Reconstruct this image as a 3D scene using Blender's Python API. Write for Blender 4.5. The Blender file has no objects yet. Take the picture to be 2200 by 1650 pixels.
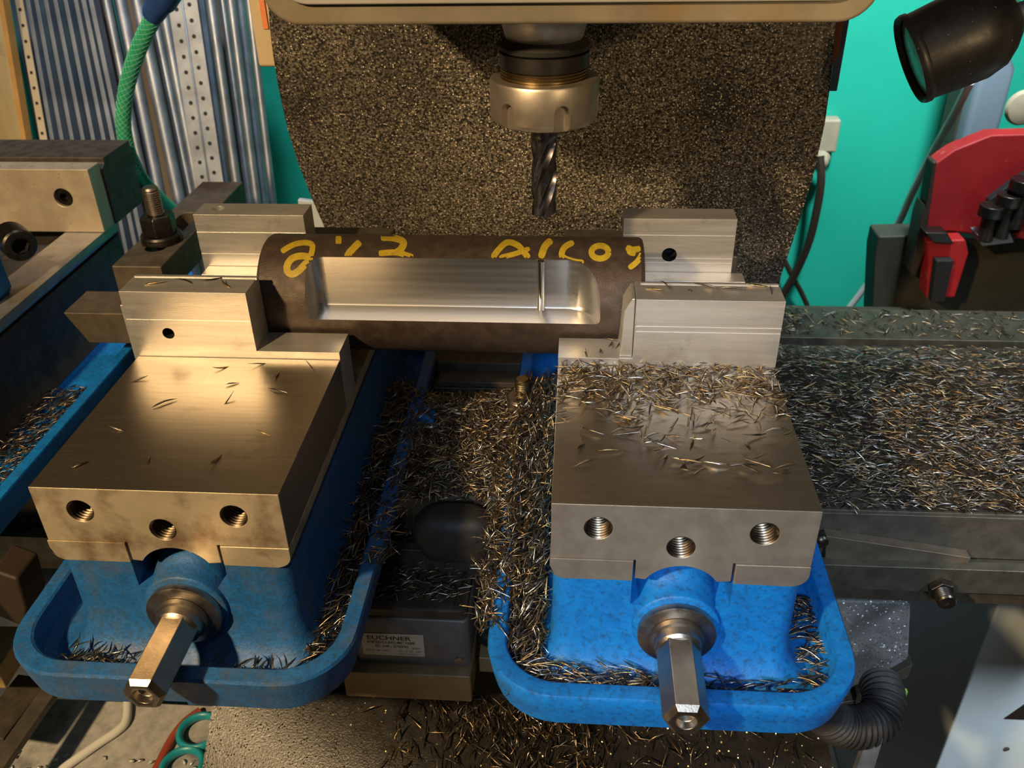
import bpy, bmesh, math, random
import numpy as np
from mathutils import Vector, Matrix

SC = bpy.context.scene
COL = SC.collection
PI = math.pi
rnd = random.Random(7)
nrg = np.random.default_rng(11)

# ------------------------------------------------------------------ camera, world, lights, exposure
# all coordinates below are millimetres (mill table top = 0), written to Blender in metres
S = 0.001
FPX = 1900.0
CAM = np.array([10.5, -392.0, 467.0])
_p, _y, _r = [math.radians(a) for a in (32.12, 4.60, 1.18)]
_f = np.array([-math.sin(_y) * math.cos(_p), math.cos(_y) * math.cos(_p), -math.sin(_p)])
_ri = np.array([math.cos(_y), math.sin(_y), 0.0])
_dn = np.cross(_f, _ri)
ROT = np.array([math.cos(_r) * _ri + math.sin(_r) * _dn, -math.sin(_r) * _ri + math.cos(_r) * _dn, _f])


def U(u, v, **k):
    """point of the real place seen at (u, v) of the 2200x1650 photograph on the plane x=, y=, z= (mm) or at depth d="""
    d = ROT.T @ np.array([(u - 1100) / FPX, (v - 825) / FPX, 1.0])
    (ax, val), = k.items()
    if ax == 'd':
        return CAM + d * val
    i = 'xyz'.index(ax)
    return CAM + d * ((val - CAM[i]) / d[i])


cam = bpy.data.cameras.new('camera')
cam.sensor_width = 36.0
cam.lens = FPX / 2200 * 36
cam.clip_start = 0.02
cam.clip_end = 50
cam.dof.use_dof = True
cam.dof.focus_distance = 0.62
cam.dof.aperture_fstop = 14
co = bpy.data.objects.new('camera', cam)
COL.objects.link(co)
m4 = Matrix.Identity(4)
for i in range(3):
    m4[i][0] = ROT[0][i]
    m4[i][1] = -ROT[1][i]
    m4[i][2] = -ROT[2][i]
    m4[i][3] = CAM[i] * S
co.matrix_world = m4
SC.camera = co

SC.view_settings.view_transform = 'Standard'
SC.view_settings.look = 'None'
SC.view_settings.gamma = 1.0
SC.view_settings.use_curve_mapping = False
SC.view_settings.exposure = 0.0
SC.cycles.sample_clamp_indirect = 4.0
SC.cycles.sample_clamp_direct = 20.0
SC.cycles.use_denoising = True

world = bpy.data.worlds.new('workshop_air')
SC.world = world
world.use_nodes = True
world.node_tree.nodes['Background'].inputs[0].default_value = (1.0, 0.92, 0.82, 1)
world.node_tree.nodes['Background'].inputs[1].default_value = 0.022


def lamp(name, kind, loc, target, color, watts, size=0.1, spread=None, blend=0.3):
    l = bpy.data.lights.new(name, kind)
    l.color = color
    l.energy = watts
    if kind == 'AREA':
        l.shape = 'DISK'
        l.size = size
        if spread:
            l.spread = math.radians(spread)
    else:
        l.shadow_soft_size = size
    if kind == 'SPOT':
        l.spot_size = math.radians(spread or 60)
        l.spot_blend = blend
    o = bpy.data.objects.new(name, l)
    COL.objects.link(o)
    o.location = loc
    o.rotation_euler = (Vector(target) - Vector(loc)).to_track_quat('-Z', 'Y').to_euler()
    return o


WARM = (1.0, 0.70, 0.36)
COOL = (0.80, 0.90, 1.0)
lamp('halogen_lamp', 'SPOT', (-0.72, -0.85, 0.98), (-0.08, 0.10, 0.03), WARM, 105, 0.035, 84, 0.4)
lamp('bench_spot', 'SPOT', (-0.03, -0.98, 0.80), (0.125, 0.05, 0.08), (0.66, 0.82, 1.0), 42, 0.09, 22, 0.6)
lamp('ceiling_tube', 'AREA', (0.05, -0.75, 1.35), (0.1, 0.05, 0.1), COOL, 0.9, 0.5)
lamp('wall_fill', 'AREA', (0.46, 0.60, 0.90), (0.56, 1.25, -0.05), (0.85, 0.97, 1.0), 6.5, 0.12, 100)  # unseen cool fill added to brighten the right part of the wall
lamp('apron_fill', 'SPOT', (0.62, -0.75, 0.62), (0.08, 0.46, 0.22), WARM, 24, 0.05, 23, 0.7)  # unseen warm fill added to brighten the right side of the apron
lamp('rack_light', 'AREA', (-0.35, 0.45, 1.25), (-0.66, 1.0, 0.1), (0.78, 0.88, 1.0), 2.2, 0.15, 70)
lamp('cabinet_fill', 'AREA', (0.95, -0.35, 0.9), (0.58, 0.3, -0.3), COOL, 2.2, 0.2, 45)  # unseen fill added because the white cabinet came out dark


# ------------------------------------------------------------------ materials
def mat(name, c1, c2=None, scale=60, metal=0.0, rough=0.5, rough2=None, bump=0.0, bscale=None, stretch=(1, 1, 1),
        specks=None, detail=5, lo=0.35, hi=0.65, stain=None, coat=0.0, bdist=0.0006):
    """procedural paint / metal: two colours mixed by noise, optional stains (colour, scale, lo, hi) and
    specks (colour, scale, radius, metal)"""
    m = bpy.data.materials.new(name)
    m.use_nodes = True
    nt = m.node_tree
    N, L = nt.nodes, nt.links
    b = N['Principled BSDF']
    tc = N.new('ShaderNodeTexCoord')
    mp = N.new('ShaderNodeMapping')
    mp.inputs['Scale'].default_value = stretch
    L.new(tc.outputs['Object'], mp.inputs['Vector'])

    def noise(sc, det=detail, vec=mp.outputs[0]):
        n = N.new('ShaderNodeTexNoise')
        n.inputs['Scale'].default_value = sc
        n.inputs['Detail'].default_value = det
        n.inputs['Roughness'].default_value = 0.6
        L.new(vec, n.inputs['Vector'])
        return n.outputs['Fac']

    def ramp(fac, a, c):
        r = N.new('ShaderNodeMapRange')
        r.inputs['From Min'].default_value = a
        r.inputs['From Max'].default_value = c
        L.new(fac, r.inputs['Value'])
        return r.outputs['Result']

    def mix(fac, a, c):
        x = N.new('ShaderNodeMix')
        x.data_type = 'RGBA'
        L.new(fac, x.inputs['Factor'])
        for s, v in ((6, a), (7, c)):
            if isinstance(v, tuple):
                x.inputs[s].default_value = v + (1,)
            else:
                L.new(v, x.inputs[s])
        return x.outputs[2]

    b.inputs['Metallic'].default_value = metal
    b.inputs['Roughness'].default_value = rough
    if coat:
        b.inputs['Coat Weight'].default_value = coat
        b.inputs['Coat Roughness'].default_value = 0.25
    fac = ramp(noise(scale), lo, hi)
    colr = mix(fac, c1, c2 or c1)
    if rough2 is not None:
        rr = N.new('ShaderNodeMapRange')
        rr.inputs['To Min'].default_value = rough
        rr.inputs['To Max'].default_value = rough2
        L.new(noise(scale * 1.7), rr.inputs['Value'])
        rr.inputs['From Min'].default_value = 0.3
        rr.inputs['From Max'].default_value = 0.7
        L.new(rr.outputs['Result'], b.inputs['Roughness'])
    for st in (stain if isinstance(stain, list) else [stain] if stain else []):
        colr = mix(ramp(noise(st[1], 6, tc.outputs['Object']), st[2], st[3]), colr, st[0])
    if specks:
        v = N.new('ShaderNodeTexVoronoi')
        v.inputs['Scale'].default_value = specks[1]
        L.new(tc.outputs['Object'], v.inputs['Vector'])
        a = N.new('ShaderNodeMath')
        a.operation = 'LESS_THAN'
        L.new(v.outputs['Distance'], a.inputs[0])
        a.inputs[1].default_value = specks[2]
        sep = N.new('ShaderNodeSeparateColor')
        L.new(v.outputs['Color'], sep.inputs[0])
        g = N.new('ShaderNodeMath')
        g.operation = 'LESS_THAN'
        L.new(sep.outputs[0], g.inputs[0])
        g.inputs[1].default_value = specks[4] if len(specks) > 4 else 0.5
        if len(specks) > 5:   # thicker flakes round one centre, painting in the brightly lit middle
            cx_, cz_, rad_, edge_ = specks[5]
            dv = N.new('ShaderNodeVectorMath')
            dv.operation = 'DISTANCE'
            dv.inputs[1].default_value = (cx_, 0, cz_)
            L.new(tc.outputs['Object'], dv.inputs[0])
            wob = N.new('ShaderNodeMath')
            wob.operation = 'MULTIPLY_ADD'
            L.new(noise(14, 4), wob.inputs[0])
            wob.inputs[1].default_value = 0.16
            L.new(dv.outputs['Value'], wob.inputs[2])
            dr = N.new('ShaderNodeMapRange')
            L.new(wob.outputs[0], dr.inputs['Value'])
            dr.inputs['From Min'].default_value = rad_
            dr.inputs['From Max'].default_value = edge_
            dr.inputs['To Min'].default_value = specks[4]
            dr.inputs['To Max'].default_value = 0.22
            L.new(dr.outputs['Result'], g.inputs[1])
        mu = N.new('ShaderNodeMath')
        mu.operation = 'MULTIPLY'
        L.new(a.outputs[0], mu.inputs[0])
        L.new(g.outputs[0], mu.inputs[1])
        colr = mix(mu.outputs[0], colr, specks[0])
        mm = N.new('ShaderNodeMath')
        mm.operation = 'MULTIPLY_ADD'
        L.new(mu.outputs[0], mm.inputs[0])
        mm.inputs[1].default_value = specks[3] - metal
        mm.inputs[2].default_value = metal
        L.new(mm.outputs[0], b.inputs['Metallic'])
        # each speck is a flake lying at its own angle
        sub = N.new('ShaderNodeVectorMath')
        sub.operation = 'SUBTRACT'
        L.new(v.outputs['Color'], sub.inputs[0])
        sub.inputs[1].default_value = (0.5, 0.5, 0.5)
        scl = N.new('ShaderNodeVectorMath')
        scl.operation = 'SCALE'
        L.new(sub.outputs[0], scl.inputs[0])
        L.new(mu.outputs[0], scl.inputs['Scale'])
        geo = N.new('ShaderNodeNewGeometry')
        add = N.new('ShaderNodeVectorMath')
        add.operation = 'MULTIPLY_ADD'
        L.new(scl.outputs[0], add.inputs[0])
        add.inputs[1].default_value = (1.3, 1.3, 1.3)
        L.new(geo.outputs['Normal'], add.inputs[2])
        nm = N.new('ShaderNodeVectorMath')
        nm.operation = 'NORMALIZE'
        L.new(add.outputs[0], nm.inputs[0])
        L.new(nm.outputs[0], b.inputs['Normal'])
        base_n = nm.outputs[0]
    else:
        base_n = None
    if bump:
        bp = N.new('ShaderNodeBump')
        bp.inputs['Strength'].default_value = bump
        bp.inputs['Distance'].default_value = bdist
        L.new(noise(bscale or scale * 3), bp.inputs['Height'])
        if base_n is not None:
            L.new(base_n, bp.inputs['Normal'])
        L.new(bp.outputs[0], b.inputs['Normal'])
    L.new(colr, b.inputs['Base Color'])
    return m


M = {}
M['blue'] = mat('blue_enamel', (0.003, 0.15, 0.54), (0.004, 0.195, 0.64), 90, 0, 0.42, 0.6, 0.5, 600,
                stain=[((0.008, 0.05, 0.13), 260, 0.5, 0.8), ((0.02, 0.03, 0.04), 50, 0.62, 0.85)])
M['blue_dulled'] = mat('blue_enamel_dulled', (0.008, 0.10, 0.33), (0.014, 0.135, 0.42), 90, 0, 0.42, 0.6, 0.6, 500,
                     stain=[((0.02, 0.065, 0.13), 330, 0.45, 0.75), ((0.085, 0.09, 0.08), 34, 0.5, 0.85)])  # duller copy of the blue, left vise's warm light in its colour, plus stains
M['ground'] = mat('ground_steel', (0.36, 0.33, 0.29), (0.46, 0.43, 0.38), 50, 0.72, 0.36, 0.5, 0.12, 1500, (1, 1, 1),
                  stain=((0.2, 0.16, 0.12), 35, 0.6, 0.85))
M['ground_grain'] = mat('ground_steel_grain', (0.36, 0.31, 0.25), (0.41, 0.36, 0.295), 420, 0.95, 0.34, 0.40, 0.05, 1200, (0.05, 1, 1),
                        stain=((0.17, 0.14, 0.1), 30, 0.6, 0.85))
M['rusty'] = mat('stained_steel', (0.58, 0.49, 0.35), (0.66, 0.57, 0.42), 40, 0.6, 0.36, 0.5, 0.2, 900,
                 stain=[((0.16, 0.075, 0.025), 26, 0.5, 0.72), ((0.06, 0.03, 0.012), 60, 0.66, 0.82)])
M['alu'] = mat('machined_aluminium', (0.60, 0.58, 0.55), (0.68, 0.66, 0.63), 120, 0.8, 0.36, 0.48, 0.2, 1400, (0.08, 1, 1),
               stain=((0.42, 0.39, 0.35), 40, 0.6, 0.8))
M['dark'] = mat('oily_dark_steel', (0.05, 0.04, 0.032), (0.085, 0.07, 0.055), 80, 0.35, 0.5, 0.65, 0.3, 500)
M['black'] = mat('black_rubber', (0.012, 0.012, 0.013), (0.022, 0.021, 0.02), 80, 0, 0.55, 0.7, 0.3, 500)
M['void'] = mat('deep_black', (0.006, 0.006, 0.007), None, 50, 0, 0.7)  # black put in for shade inside holes and slots, also the saw housing
M['cast'] = mat('grey_cast_iron', (0.09, 0.08, 0.065), (0.145, 0.13, 0.105), 60, 0.55, 0.42, 0.6, 0.3, 500,
                stain=((0.055, 0.03, 0.016), 40, 0.64, 0.8))
M['table'] = mat('oiled_table_iron', (0.07, 0.07, 0.055), (0.12, 0.115, 0.09), 60, 0.6, 0.36, 0.55, 0.3, 600)
M['bar'] = mat('mill_scale', (0.05, 0.034, 0.026), (0.085, 0.06, 0.046), 90, 0.35, 0.42, 0.6, 0.55, 900,
               stain=((0.13, 0.05, 0.02), 30, 0.64, 0.82))
M['bright'] = mat('freshly_milled_steel', (0.70, 0.69, 0.69), (0.76, 0.75, 0.74), 160, 1, 0.27, 0.33, 0.03, 500, (0.02, 1, 1))
M['thread'] = mat('shaded_thread', (0.13, 0.1, 0.075), (0.2, 0.16, 0.11), 120, 1, 0.3, 0.4)  # darker steel, the shade inside the tapped holes put into its colour
M['brownsteel'] = mat('oily_brown_steel', (0.10, 0.08, 0.058), (0.15, 0.12, 0.085), 60, 0.45, 0.45, 0.6, 0.2, 500)
M['jaw_tan'] = mat('speckled_hard_steel', (0.46, 0.38, 0.28), (0.54, 0.46, 0.34), 50, 0.5, 0.42, 0.55, 0.2, 700, stain=[((0.08, 0.06, 0.045), 160, 0.64, 0.72)])
M['lamp_black'] = mat('dusty_black_plastic', (0.016, 0.016, 0.018), (0.03, 0.03, 0.032), 50, 0, 0.36, 0.5, 0.15, 300, specks=((0.2, 0.2, 0.2), 260, 0.14, 0.0, 0.25))
M['chrome'] = mat('polished_steel', (0.75, 0.75, 0.74), None, 50, 1, 0.12)
M['yellow_paint'] = mat('yellow_marker_paint', (0.36, 0.25, 0.012), (0.46, 0.33, 0.025), 200, 0, 0.55, None, 0.4, 900,
                        stain=((0.2, 0.12, 0.015), 120, 0.62, 0.8))
M['nut'] = mat('satin_nut_steel', (0.50, 0.44, 0.37), (0.54, 0.48, 0.41), 60, 0.9, 0.38, 0.44)
M['collet'] = mat('dark_chuck_steel', (0.13, 0.115, 0.11), (0.17, 0.15, 0.14), 90, 1, 0.34)
M['brassy'] = mat('oily_thread_steel', (0.36, 0.27, 0.15), (0.45, 0.35, 0.2), 90, 1, 0.3)
M['mill'] = mat('coated_carbide', (0.17, 0.165, 0.19), (0.24, 0.23, 0.26), 90, 1, 0.22, 0.32)
M['screw'] = mat('screw_steel', (0.36, 0.32, 0.28), (0.45, 0.4, 0.35), 60, 1, 0.3, 0.42, 0.2, 700,
                 stain=((0.1, 0.075, 0.05), 70, 0.6, 0.78))
M['blackox'] = mat('black_oxide_steel', (0.05, 0.045, 0.042), (0.09, 0.08, 0.07), 120, 0.9, 0.28, 0.4)
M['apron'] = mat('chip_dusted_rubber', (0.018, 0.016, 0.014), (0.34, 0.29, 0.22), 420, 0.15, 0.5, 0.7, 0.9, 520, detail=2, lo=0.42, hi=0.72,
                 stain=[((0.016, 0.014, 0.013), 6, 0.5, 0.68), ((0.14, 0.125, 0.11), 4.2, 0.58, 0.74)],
                 specks=((0.75, 0.68, 0.55), 500, 0.36, 0.6, 0.8, (0.07, 0.06, 0.16, 0.36)), bdist=0.0015)  # dense bright flakes and dark blotches also paint in lit and shaded areas
M['apron_front'] = mat('oily_rubber', (0.014, 0.012, 0.010), (0.026, 0.022, 0.017), 60, 0, 0.20, 0.32, 0.4, 600,
                       specks=((0.5, 0.42, 0.28), 420, 0.3, 1.0, 0.3))
M['head'] = mat('grimy_grey_enamel', (0.16, 0.135, 0.095), (0.22, 0.19, 0.14), 25, 0, 0.4, 0.5, 0.1, 300,
                stain=((0.2, 0.13, 0.05), 18, 0.56, 0.76))
M['head_panel'] = mat('grey_panel_enamel', (0.31, 0.30, 0.28), (0.36, 0.35, 0.33), 25, 0, 0.35, 0.45, 0.05, 300,
                      stain=((0.26, 0.18, 0.08), 16, 0.62, 0.8))
M['beige'] = mat('beige_enamel', (0.5, 0.38, 0.22), (0.55, 0.43, 0.27), 20, 0, 0.5)
M['orange'] = mat('orange_label', (0.7, 0.2, 0.07), (0.75, 0.25, 0.1), 30, 0, 0.5)
M['wall'] = mat('turquoise_wall_paint', (0.014, 0.42, 0.29), (0.018, 0.47, 0.33), 6, 0, 0.45, 0.55, 0.1, 80)
M['dark_boards'] = mat('dark_brown_boards', (0.10, 0.07, 0.045), (0.15, 0.11, 0.07), 8, 0, 0.6, None, 0.1, 60, (1, 1, 0.1))
M['floor'] = mat('dusty_concrete', (0.09, 0.085, 0.075), (0.15, 0.14, 0.12), 12, 0, 0.8, None, 0.3, 90)
M['galv'] = mat('galvanised_steel', (0.25, 0.275, 0.32), (0.36, 0.4, 0.46), 25, 0.8, 0.4, 0.55, 0.1, 200)
M['bluish'] = mat('dull_flat_steel', (0.2, 0.24, 0.3), (0.3, 0.34, 0.4), 18, 0.75, 0.45, 0.6, 0.1, 150)
M['hose'] = mat('green_pvc_hose', (0.02, 0.36, 0.2), (0.03, 0.42, 0.25), 60, 0, 0.3, coat=0.4)
M['braid'] = mat('pale_hose_braid', (0.22, 0.62, 0.42), (0.25, 0.66, 0.46), 60, 0, 0.4)
M['nozzle'] = mat('blue_plastic', (0.02, 0.06, 0.25), (0.03, 0.09, 0.32), 60, 0, 0.4)
M['wood'] = mat('pale_board', (0.40, 0.28, 0.11), (0.5, 0.37, 0.17), 14, 0, 0.6, None, 0.1, 200, (3, 3, 0.5),
                stain=((0.33, 0.23, 0.11), 25, 0.6, 0.75))
M['wood_edge'] = mat('orange_board_edge', (0.5, 0.24, 0.05), (0.58, 0.3, 0.08), 30, 0, 0.6)
M['red'] = mat('red_machine_paint', (0.28, 0.006, 0.008), (0.36, 0.010, 0.012), 20, 0, 0.5, 0.65, 0.2, 300,
               stain=((0.4, 0.13, 0.13), 60, 0.62, 0.8))
M['olive'] = mat('dark_olive_paint', (0.032, 0.030, 0.019), (0.048, 0.044, 0.03), 20, 0, 0.6, None, 0.2, 300)
M['brown'] = mat('brown_rust_paint', (0.022, 0.013, 0.008), (0.036, 0.021, 0.013), 30, 0, 0.6)
M['white_plastic'] = mat('white_plastic', (0.7, 0.7, 0.66), None, 40, 0, 0.4)
M['cream'] = mat('cream_plastic', (0.38, 0.32, 0.22), (0.43, 0.37, 0.26), 40, 0, 0.5)
M['brown_cord'] = mat('brown_cord', (0.035, 0.02, 0.012), None, 40, 0, 0.5)
M['shaving'] = mat('aluminium_shaving', (0.62, 0.63, 0.65), (0.75, 0.75, 0.76), 60, 0.35, 0.3)
M['panel_white'] = mat('pale_blue_panel', (0.52, 0.6, 0.62), (0.58, 0.66, 0.68), 12, 0, 0.5, None, 0.05, 100,
                       stain=((0.38, 0.42, 0.42), 40, 0.68, 0.8))
M['tray'] = mat('chip_strewn_grey_paint', (0.30, 0.30, 0.30), (0.46, 0.45, 0.43), 90, 0, 0.5, 0.6, 0.4, 260,
                stain=[((0.1, 0.11, 0.12), 9, 0.56, 0.66), ((0.55, 0.36, 0.03), 45, 0.70, 0.74)])
M['casting'] = mat('chip_dusted_grey_casting', (0.13, 0.135, 0.14), (0.2, 0.2, 0.2), 60, 0.2, 0.5, 0.6, 0.5, 400,
                   specks=((0.55, 0.58, 0.62), 480, 0.4, 1.0, 0.5))
M['switch'] = mat('grey_switch_housing', (0.15, 0.14, 0.14), (0.2, 0.19, 0.185), 60, 0.3, 0.42, 0.55, 0.2, 400)
M['tan'] = mat('tan_painted_plate', (0.3, 0.21, 0.11), (0.36, 0.26, 0.15), 50, 0.2, 0.45, None, 0.2, 300,
               stain=((0.12, 0.08, 0.045), 60, 0.62, 0.8))
M['sticker'] = mat('aged_label', (0.62, 0.56, 0.46), (0.68, 0.62, 0.52), 60, 0, 0.5)
M['ink'] = mat('black_ink', (0.015, 0.01, 0.008), None, 60, 0, 0.6)
M['red_cord'] = mat('red_brown_cord', (0.28, 0.05, 0.03), (0.33, 0.07, 0.04), 60, 0, 0.5)
M['teal'] = mat('teal_plastic', (0.01, 0.26, 0.34), (0.02, 0.33, 0.42), 60, 0, 0.35)
M['lens'] = mat('green_lamp_lens', (0.2, 0.42, 0.2), (0.26, 0.5, 0.25), 90, 0, 0.25, coat=0.6)
M['chip_a'] = mat('dark_chip', (0.13, 0.115, 0.1), (0.3, 0.26, 0.22), 90, 1, 0.3, 0.42, lo=0.3, hi=0.7)
M['chip_b'] = mat('straw_chip', (0.4, 0.29, 0.16), (0.5, 0.38, 0.22), 90, 1, 0.32, 0.42)
M['chip_c'] = mat('bright_chip', (0.62, 0.6, 0.57), (0.72, 0.7, 0.67), 90, 1, 0.25, 0.35)
M['swarf'] = mat('packed_swarf', (0.02, 0.018, 0.015), (0.07, 0.06, 0.048), 400, 0.6, 0.45, 0.6, 1.0, 700)
M['greenglass'] = mat('dark_green_paint', (0.02, 0.12, 0.04), (0.03, 0.17, 0.06), 40, 0, 0.3)
M['greyblue'] = mat('grey_blue_paint', (0.14, 0.18, 0.22), None, 40, 0, 0.5)


# ------------------------------------------------------------------ mesh helpers
class B:
    """collects shapes (mm) for ONE mesh object"""

    def __init__(self):
        self.v, self.f, self.mi = [], [], []
        self.k = 0

    def add(self, vs, fs):
        o = len(self.v)
        self.v += [tuple(p) for p in vs]
        self.f += [tuple(i + o for i in q) for q in fs]
        self.mi += [self.k] * len(fs)
        return self

    def box(self, x0, x1, y0, y1, z0, z1):
        vs = [(x, y, z) for x in (x0, x1) for y in (y0, y1) for z in (z0, z1)]
        return self.add(vs, [(0, 1, 3, 2), (4, 6, 7, 5), (0, 4, 5, 1), (2, 3, 7, 6), (0, 2, 6, 4), (1, 5, 7, 3)])

    def prism(self, poly, ax, a, b):
        """polygon (ccw list of 2-tuples) in the plane normal to ax, extruded a..b"""
        n = len(poly)

        def P(q, t):
            return (t, q[0], q[1]) if ax == 'x' else (q[0], t, q[1]) if ax == 'y' else (q[0], q[1], t)
        vs = [P(q, a) for q in poly] + [P(q, b) for q in poly]
        fs = [tuple(range(n))[::-1], tuple(range(n, 2 * n))] + [(i, (i + 1) % n, n + (i + 1) % n, n + i) for i in range(n)]
        return self.add(vs, fs)

    def hexa(self, bot, top):
        """frustum between two equal-length loops of 3D points"""
        n = len(bot)
        return self.add(list(bot) + list(top), [tuple(range(n))[::-1], tuple(range(n, 2 * n))] +
                        [(i, (i + 1) % n, n + (i + 1) % n, n + i) for i in range(n)])

    def loft(self, loops, caps=(True, True), closed=False):
        n = len(loops[0])
        vs = [p for l in loops for p in l]
        fs = []
        for j in range(len(loops) - (0 if closed else 1)):
            a, b = j * n, ((j + 1) % len(loops)) * n
            fs += [(a + i, a + (i + 1) % n, b + (i + 1) % n, b + i) for i in range(n)]
        if not closed:
            if caps[0]:
                fs.append(tuple(range(n))[::-1])
            if caps[1]:
                e = (len(loops) - 1) * n
                fs.append(tuple(range(e, e + n)))
        return self.add(vs, fs)

    def lathe(self, p, d, prof, n=40, caps=(True, True), tw=0.0, up=(0, 0, 1)):
        """profile [(t, r)] turned around the axis p + t*d"""
        p, d = Vector(p), Vector(d).normalized()
        up = Vector(up)
        if abs(d.dot(up)) > 0.95:
            up = Vector((0, 1, 0))
        a = d.cross(up).normalized()
        b = a.cross(d)
        loops = [[p + d * t + (a * math.cos(2 * PI * i / n + tw) + b * math.sin(2 * PI * i / n + tw)) * max(r, 1e-4) for i in range(n)]
                 for t, r in prof]
        return self.loft(loops, caps)

    def cyl(self, p0, p1, r, n=32, r1=None, tw=0.0):
        d = Vector(p1) - Vector(p0)
        return self.lathe(p0, d, [(0, r), (d.length, r if r1 is None else r1)], n, tw=tw)

    def tube(self, pts, r, n=10, sub=6):
        P = smooth([Vector(q) for q in pts], sub) if sub > 1 else [Vector(q) for q in pts]
        loops = []
        up = Vector((0.13, 0.31, 0.94))
        for i, q in enumerate(P):
            t = (P[min(i + 1, len(P) - 1)] - P[max(i - 1, 0)]).normalized()
            a = t.cross(up).normalized()
            b = a.cross(t)
            rr = r(i / (len(P) - 1)) if callable(r) else r
            loops.append([q + (a * math.cos(2 * PI * k / n) + b * math.sin(2 * PI * k / n)) * rr for k in range(n)])
        return self.loft(loops)

    def obj(self, name, m, parent=None, bevel=0.0, seg=2, sm=True, angle=35, fix=True):
        me = bpy.data.meshes.new(name)
        me.from_pydata([(x * S, y * S, z * S) for x, y, z in self.v], [], self.f)
        for q in (m if isinstance(m, (list, tuple)) else [m]):
            me.materials.append(M[q] if isinstance(q, str) else q)
        if self.k:
            me.polygons.foreach_set('material_index', self.mi)
        if fix:
            bm = bmesh.new()
            bm.from_mesh(me)
            bmesh.ops.recalc_face_normals(bm, faces=bm.faces)
            bm.to_mesh(me)
            bm.free()
        if sm:
            me.polygons.foreach_set('use_smooth', [True] * len(me.polygons))
            me.set_sharp_from_angle(angle=math.radians(angle))
        o = bpy.data.objects.new(name, me)
        COL.objects.link(o)
        if parent:
            o.parent = parent
        if bevel:
            md = o.modifiers.new('bevel', 'BEVEL')
            md.width = bevel * S
            md.segments = seg
            md.limit_method = 'ANGLE'
            md.angle_limit = math.radians(40)
            md.harden_normals = True
        return o


def smooth(P, sub=6):
    out = []
    n = len(P)
    for i in range(n - 1):
        p0, p1, p2, p3 = P[max(i - 1, 0)], P[i], P[i + 1], P[min(i + 2, n - 1)]
        for k in range(sub):
            t = k / sub
            out.append(0.5 * ((2 * p1) + (p2 - p0) * t + (2 * p0 - 5 * p1 + 4 * p2 - p3) * t * t + (3 * p1 - p0 - 3 * p2 + p3) * t ** 3))
    out.append(P[-1])
    return out


def cut(o, cutters, slot=None):
    """bores the cutter builders out of o for good; slot = material index given to the cut faces"""
    tmp = []
    for c in cutters:
        k = c.obj('cutter', o.data.materials[slot] if slot else o.data.materials[0], None)
        k.parent = o.parent
        md = o.modifiers.new('cut', 'BOOLEAN')
        md.operation = 'DIFFERENCE'
        md.solver = 'EXACT'
        md.object = k
        if slot:
            md.material_mode = 'TRANSFER'
        tmp.append(k)
    # bores first, then the bevel
    mods = [q for q in o.modifiers if q.type == 'BEVEL']
    w = [(q.width, q.segments) for q in mods]
    for q in mods:
        o.modifiers.remove(q)
    bpy.context.view_layer.update()
    dg = bpy.context.evaluated_depsgraph_get()
    me = bpy.data.meshes.new_from_object(o.evaluated_get(dg))
    o.modifiers.clear()
    old = o.data
    o.data = me
    me.name = o.name
    bpy.data.meshes.remove(old)
    for k in tmp:
        d = k.data
        bpy.data.objects.remove(k)
        bpy.data.meshes.remove(d)
    me.polygons.foreach_set('use_smooth', [True] * len(me.polygons))
    me.set_sharp_from_angle(angle=math.radians(35))
    for wd, sg in w:
        md = o.modifiers.new('bevel', 'BEVEL')
        md.width = wd
        md.segments = sg
        md.limit_method = 'ANGLE'
        md.angle_limit = math.radians(40)
        md.harden_normals = True
    return o


def tag(o, label, cat, group=None, kind=None):
    o['label'] = label
    o['category'] = cat
    if group:
        o['group'] = group
    if kind:
        o['kind'] = kind
    return o


def thing(name, label, cat, loc=(0, 0, 0), group=None):
    o = bpy.data.objects.new(name, None)
    o.empty_display_size = 0.02
    COL.objects.link(o)
    o.location = [c * S for c in loc]
    return tag(o, label, cat, group)


def structure(o):
    o['kind'] = 'structure'
    return o


def rrect(x0, x1, y0, y1, r, z, n=8):
    """rounded rectangle loop at height z"""
    out = []
    for cx, cy, a in ((x1 - r, y0 + r, -90), (x1 - r, y1 - r, 0), (x0 + r, y1 - r, 90), (x0 + r, y0 + r, 180)):
        for i in range(n + 1):
            t = math.radians(a + 90 * i / n)
            out.append((cx + r * math.cos(t), cy + r * math.sin(t), z))
    return out


def arc(cx, cz, r, a0, a1, n=10):
    return [(cx + r * math.cos(math.radians(a0 + (a1 - a0) * i / n)), cz + r * math.sin(math.radians(a0 + (a1 - a0) * i / n))) for i in range(n + 1)]


def hexring(p, d, af, n=6, tw=0.0):
    return af / math.sqrt(3)


# ------------------------------------------------------------------ room
b = B()
b.box(-1500, 1300, 1250, 1350, -900, 330)
structure(b.obj('wall_back', 'wall'))
structure(B().box(-1500, 1300, 1235, 1350, 330, 1800).obj('reflection_boards', 'dark_boards'))  # unseen dark boards added so the steel reflects brown instead of turquoise
structure(B().box(1300, 1400, -1500, 1350, -900, 1800).obj('wall_right', 'dark_boards'))
structure(B().box(-1600, -1500, -1500, 1350, -900, 1800).obj('wall_left', 'dark_boards'))
b = B()
b.box(-1500, 1300, -1500, 1250, -1000, -900)
structure(b.obj('floor', 'floor'))

# ------------------------------------------------------------------ milling table, saddle
tb = thing('milling_table', 'long oily cast iron mill table with tee slots under the three blue vises', 'table', (0, 0, 0))
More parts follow.
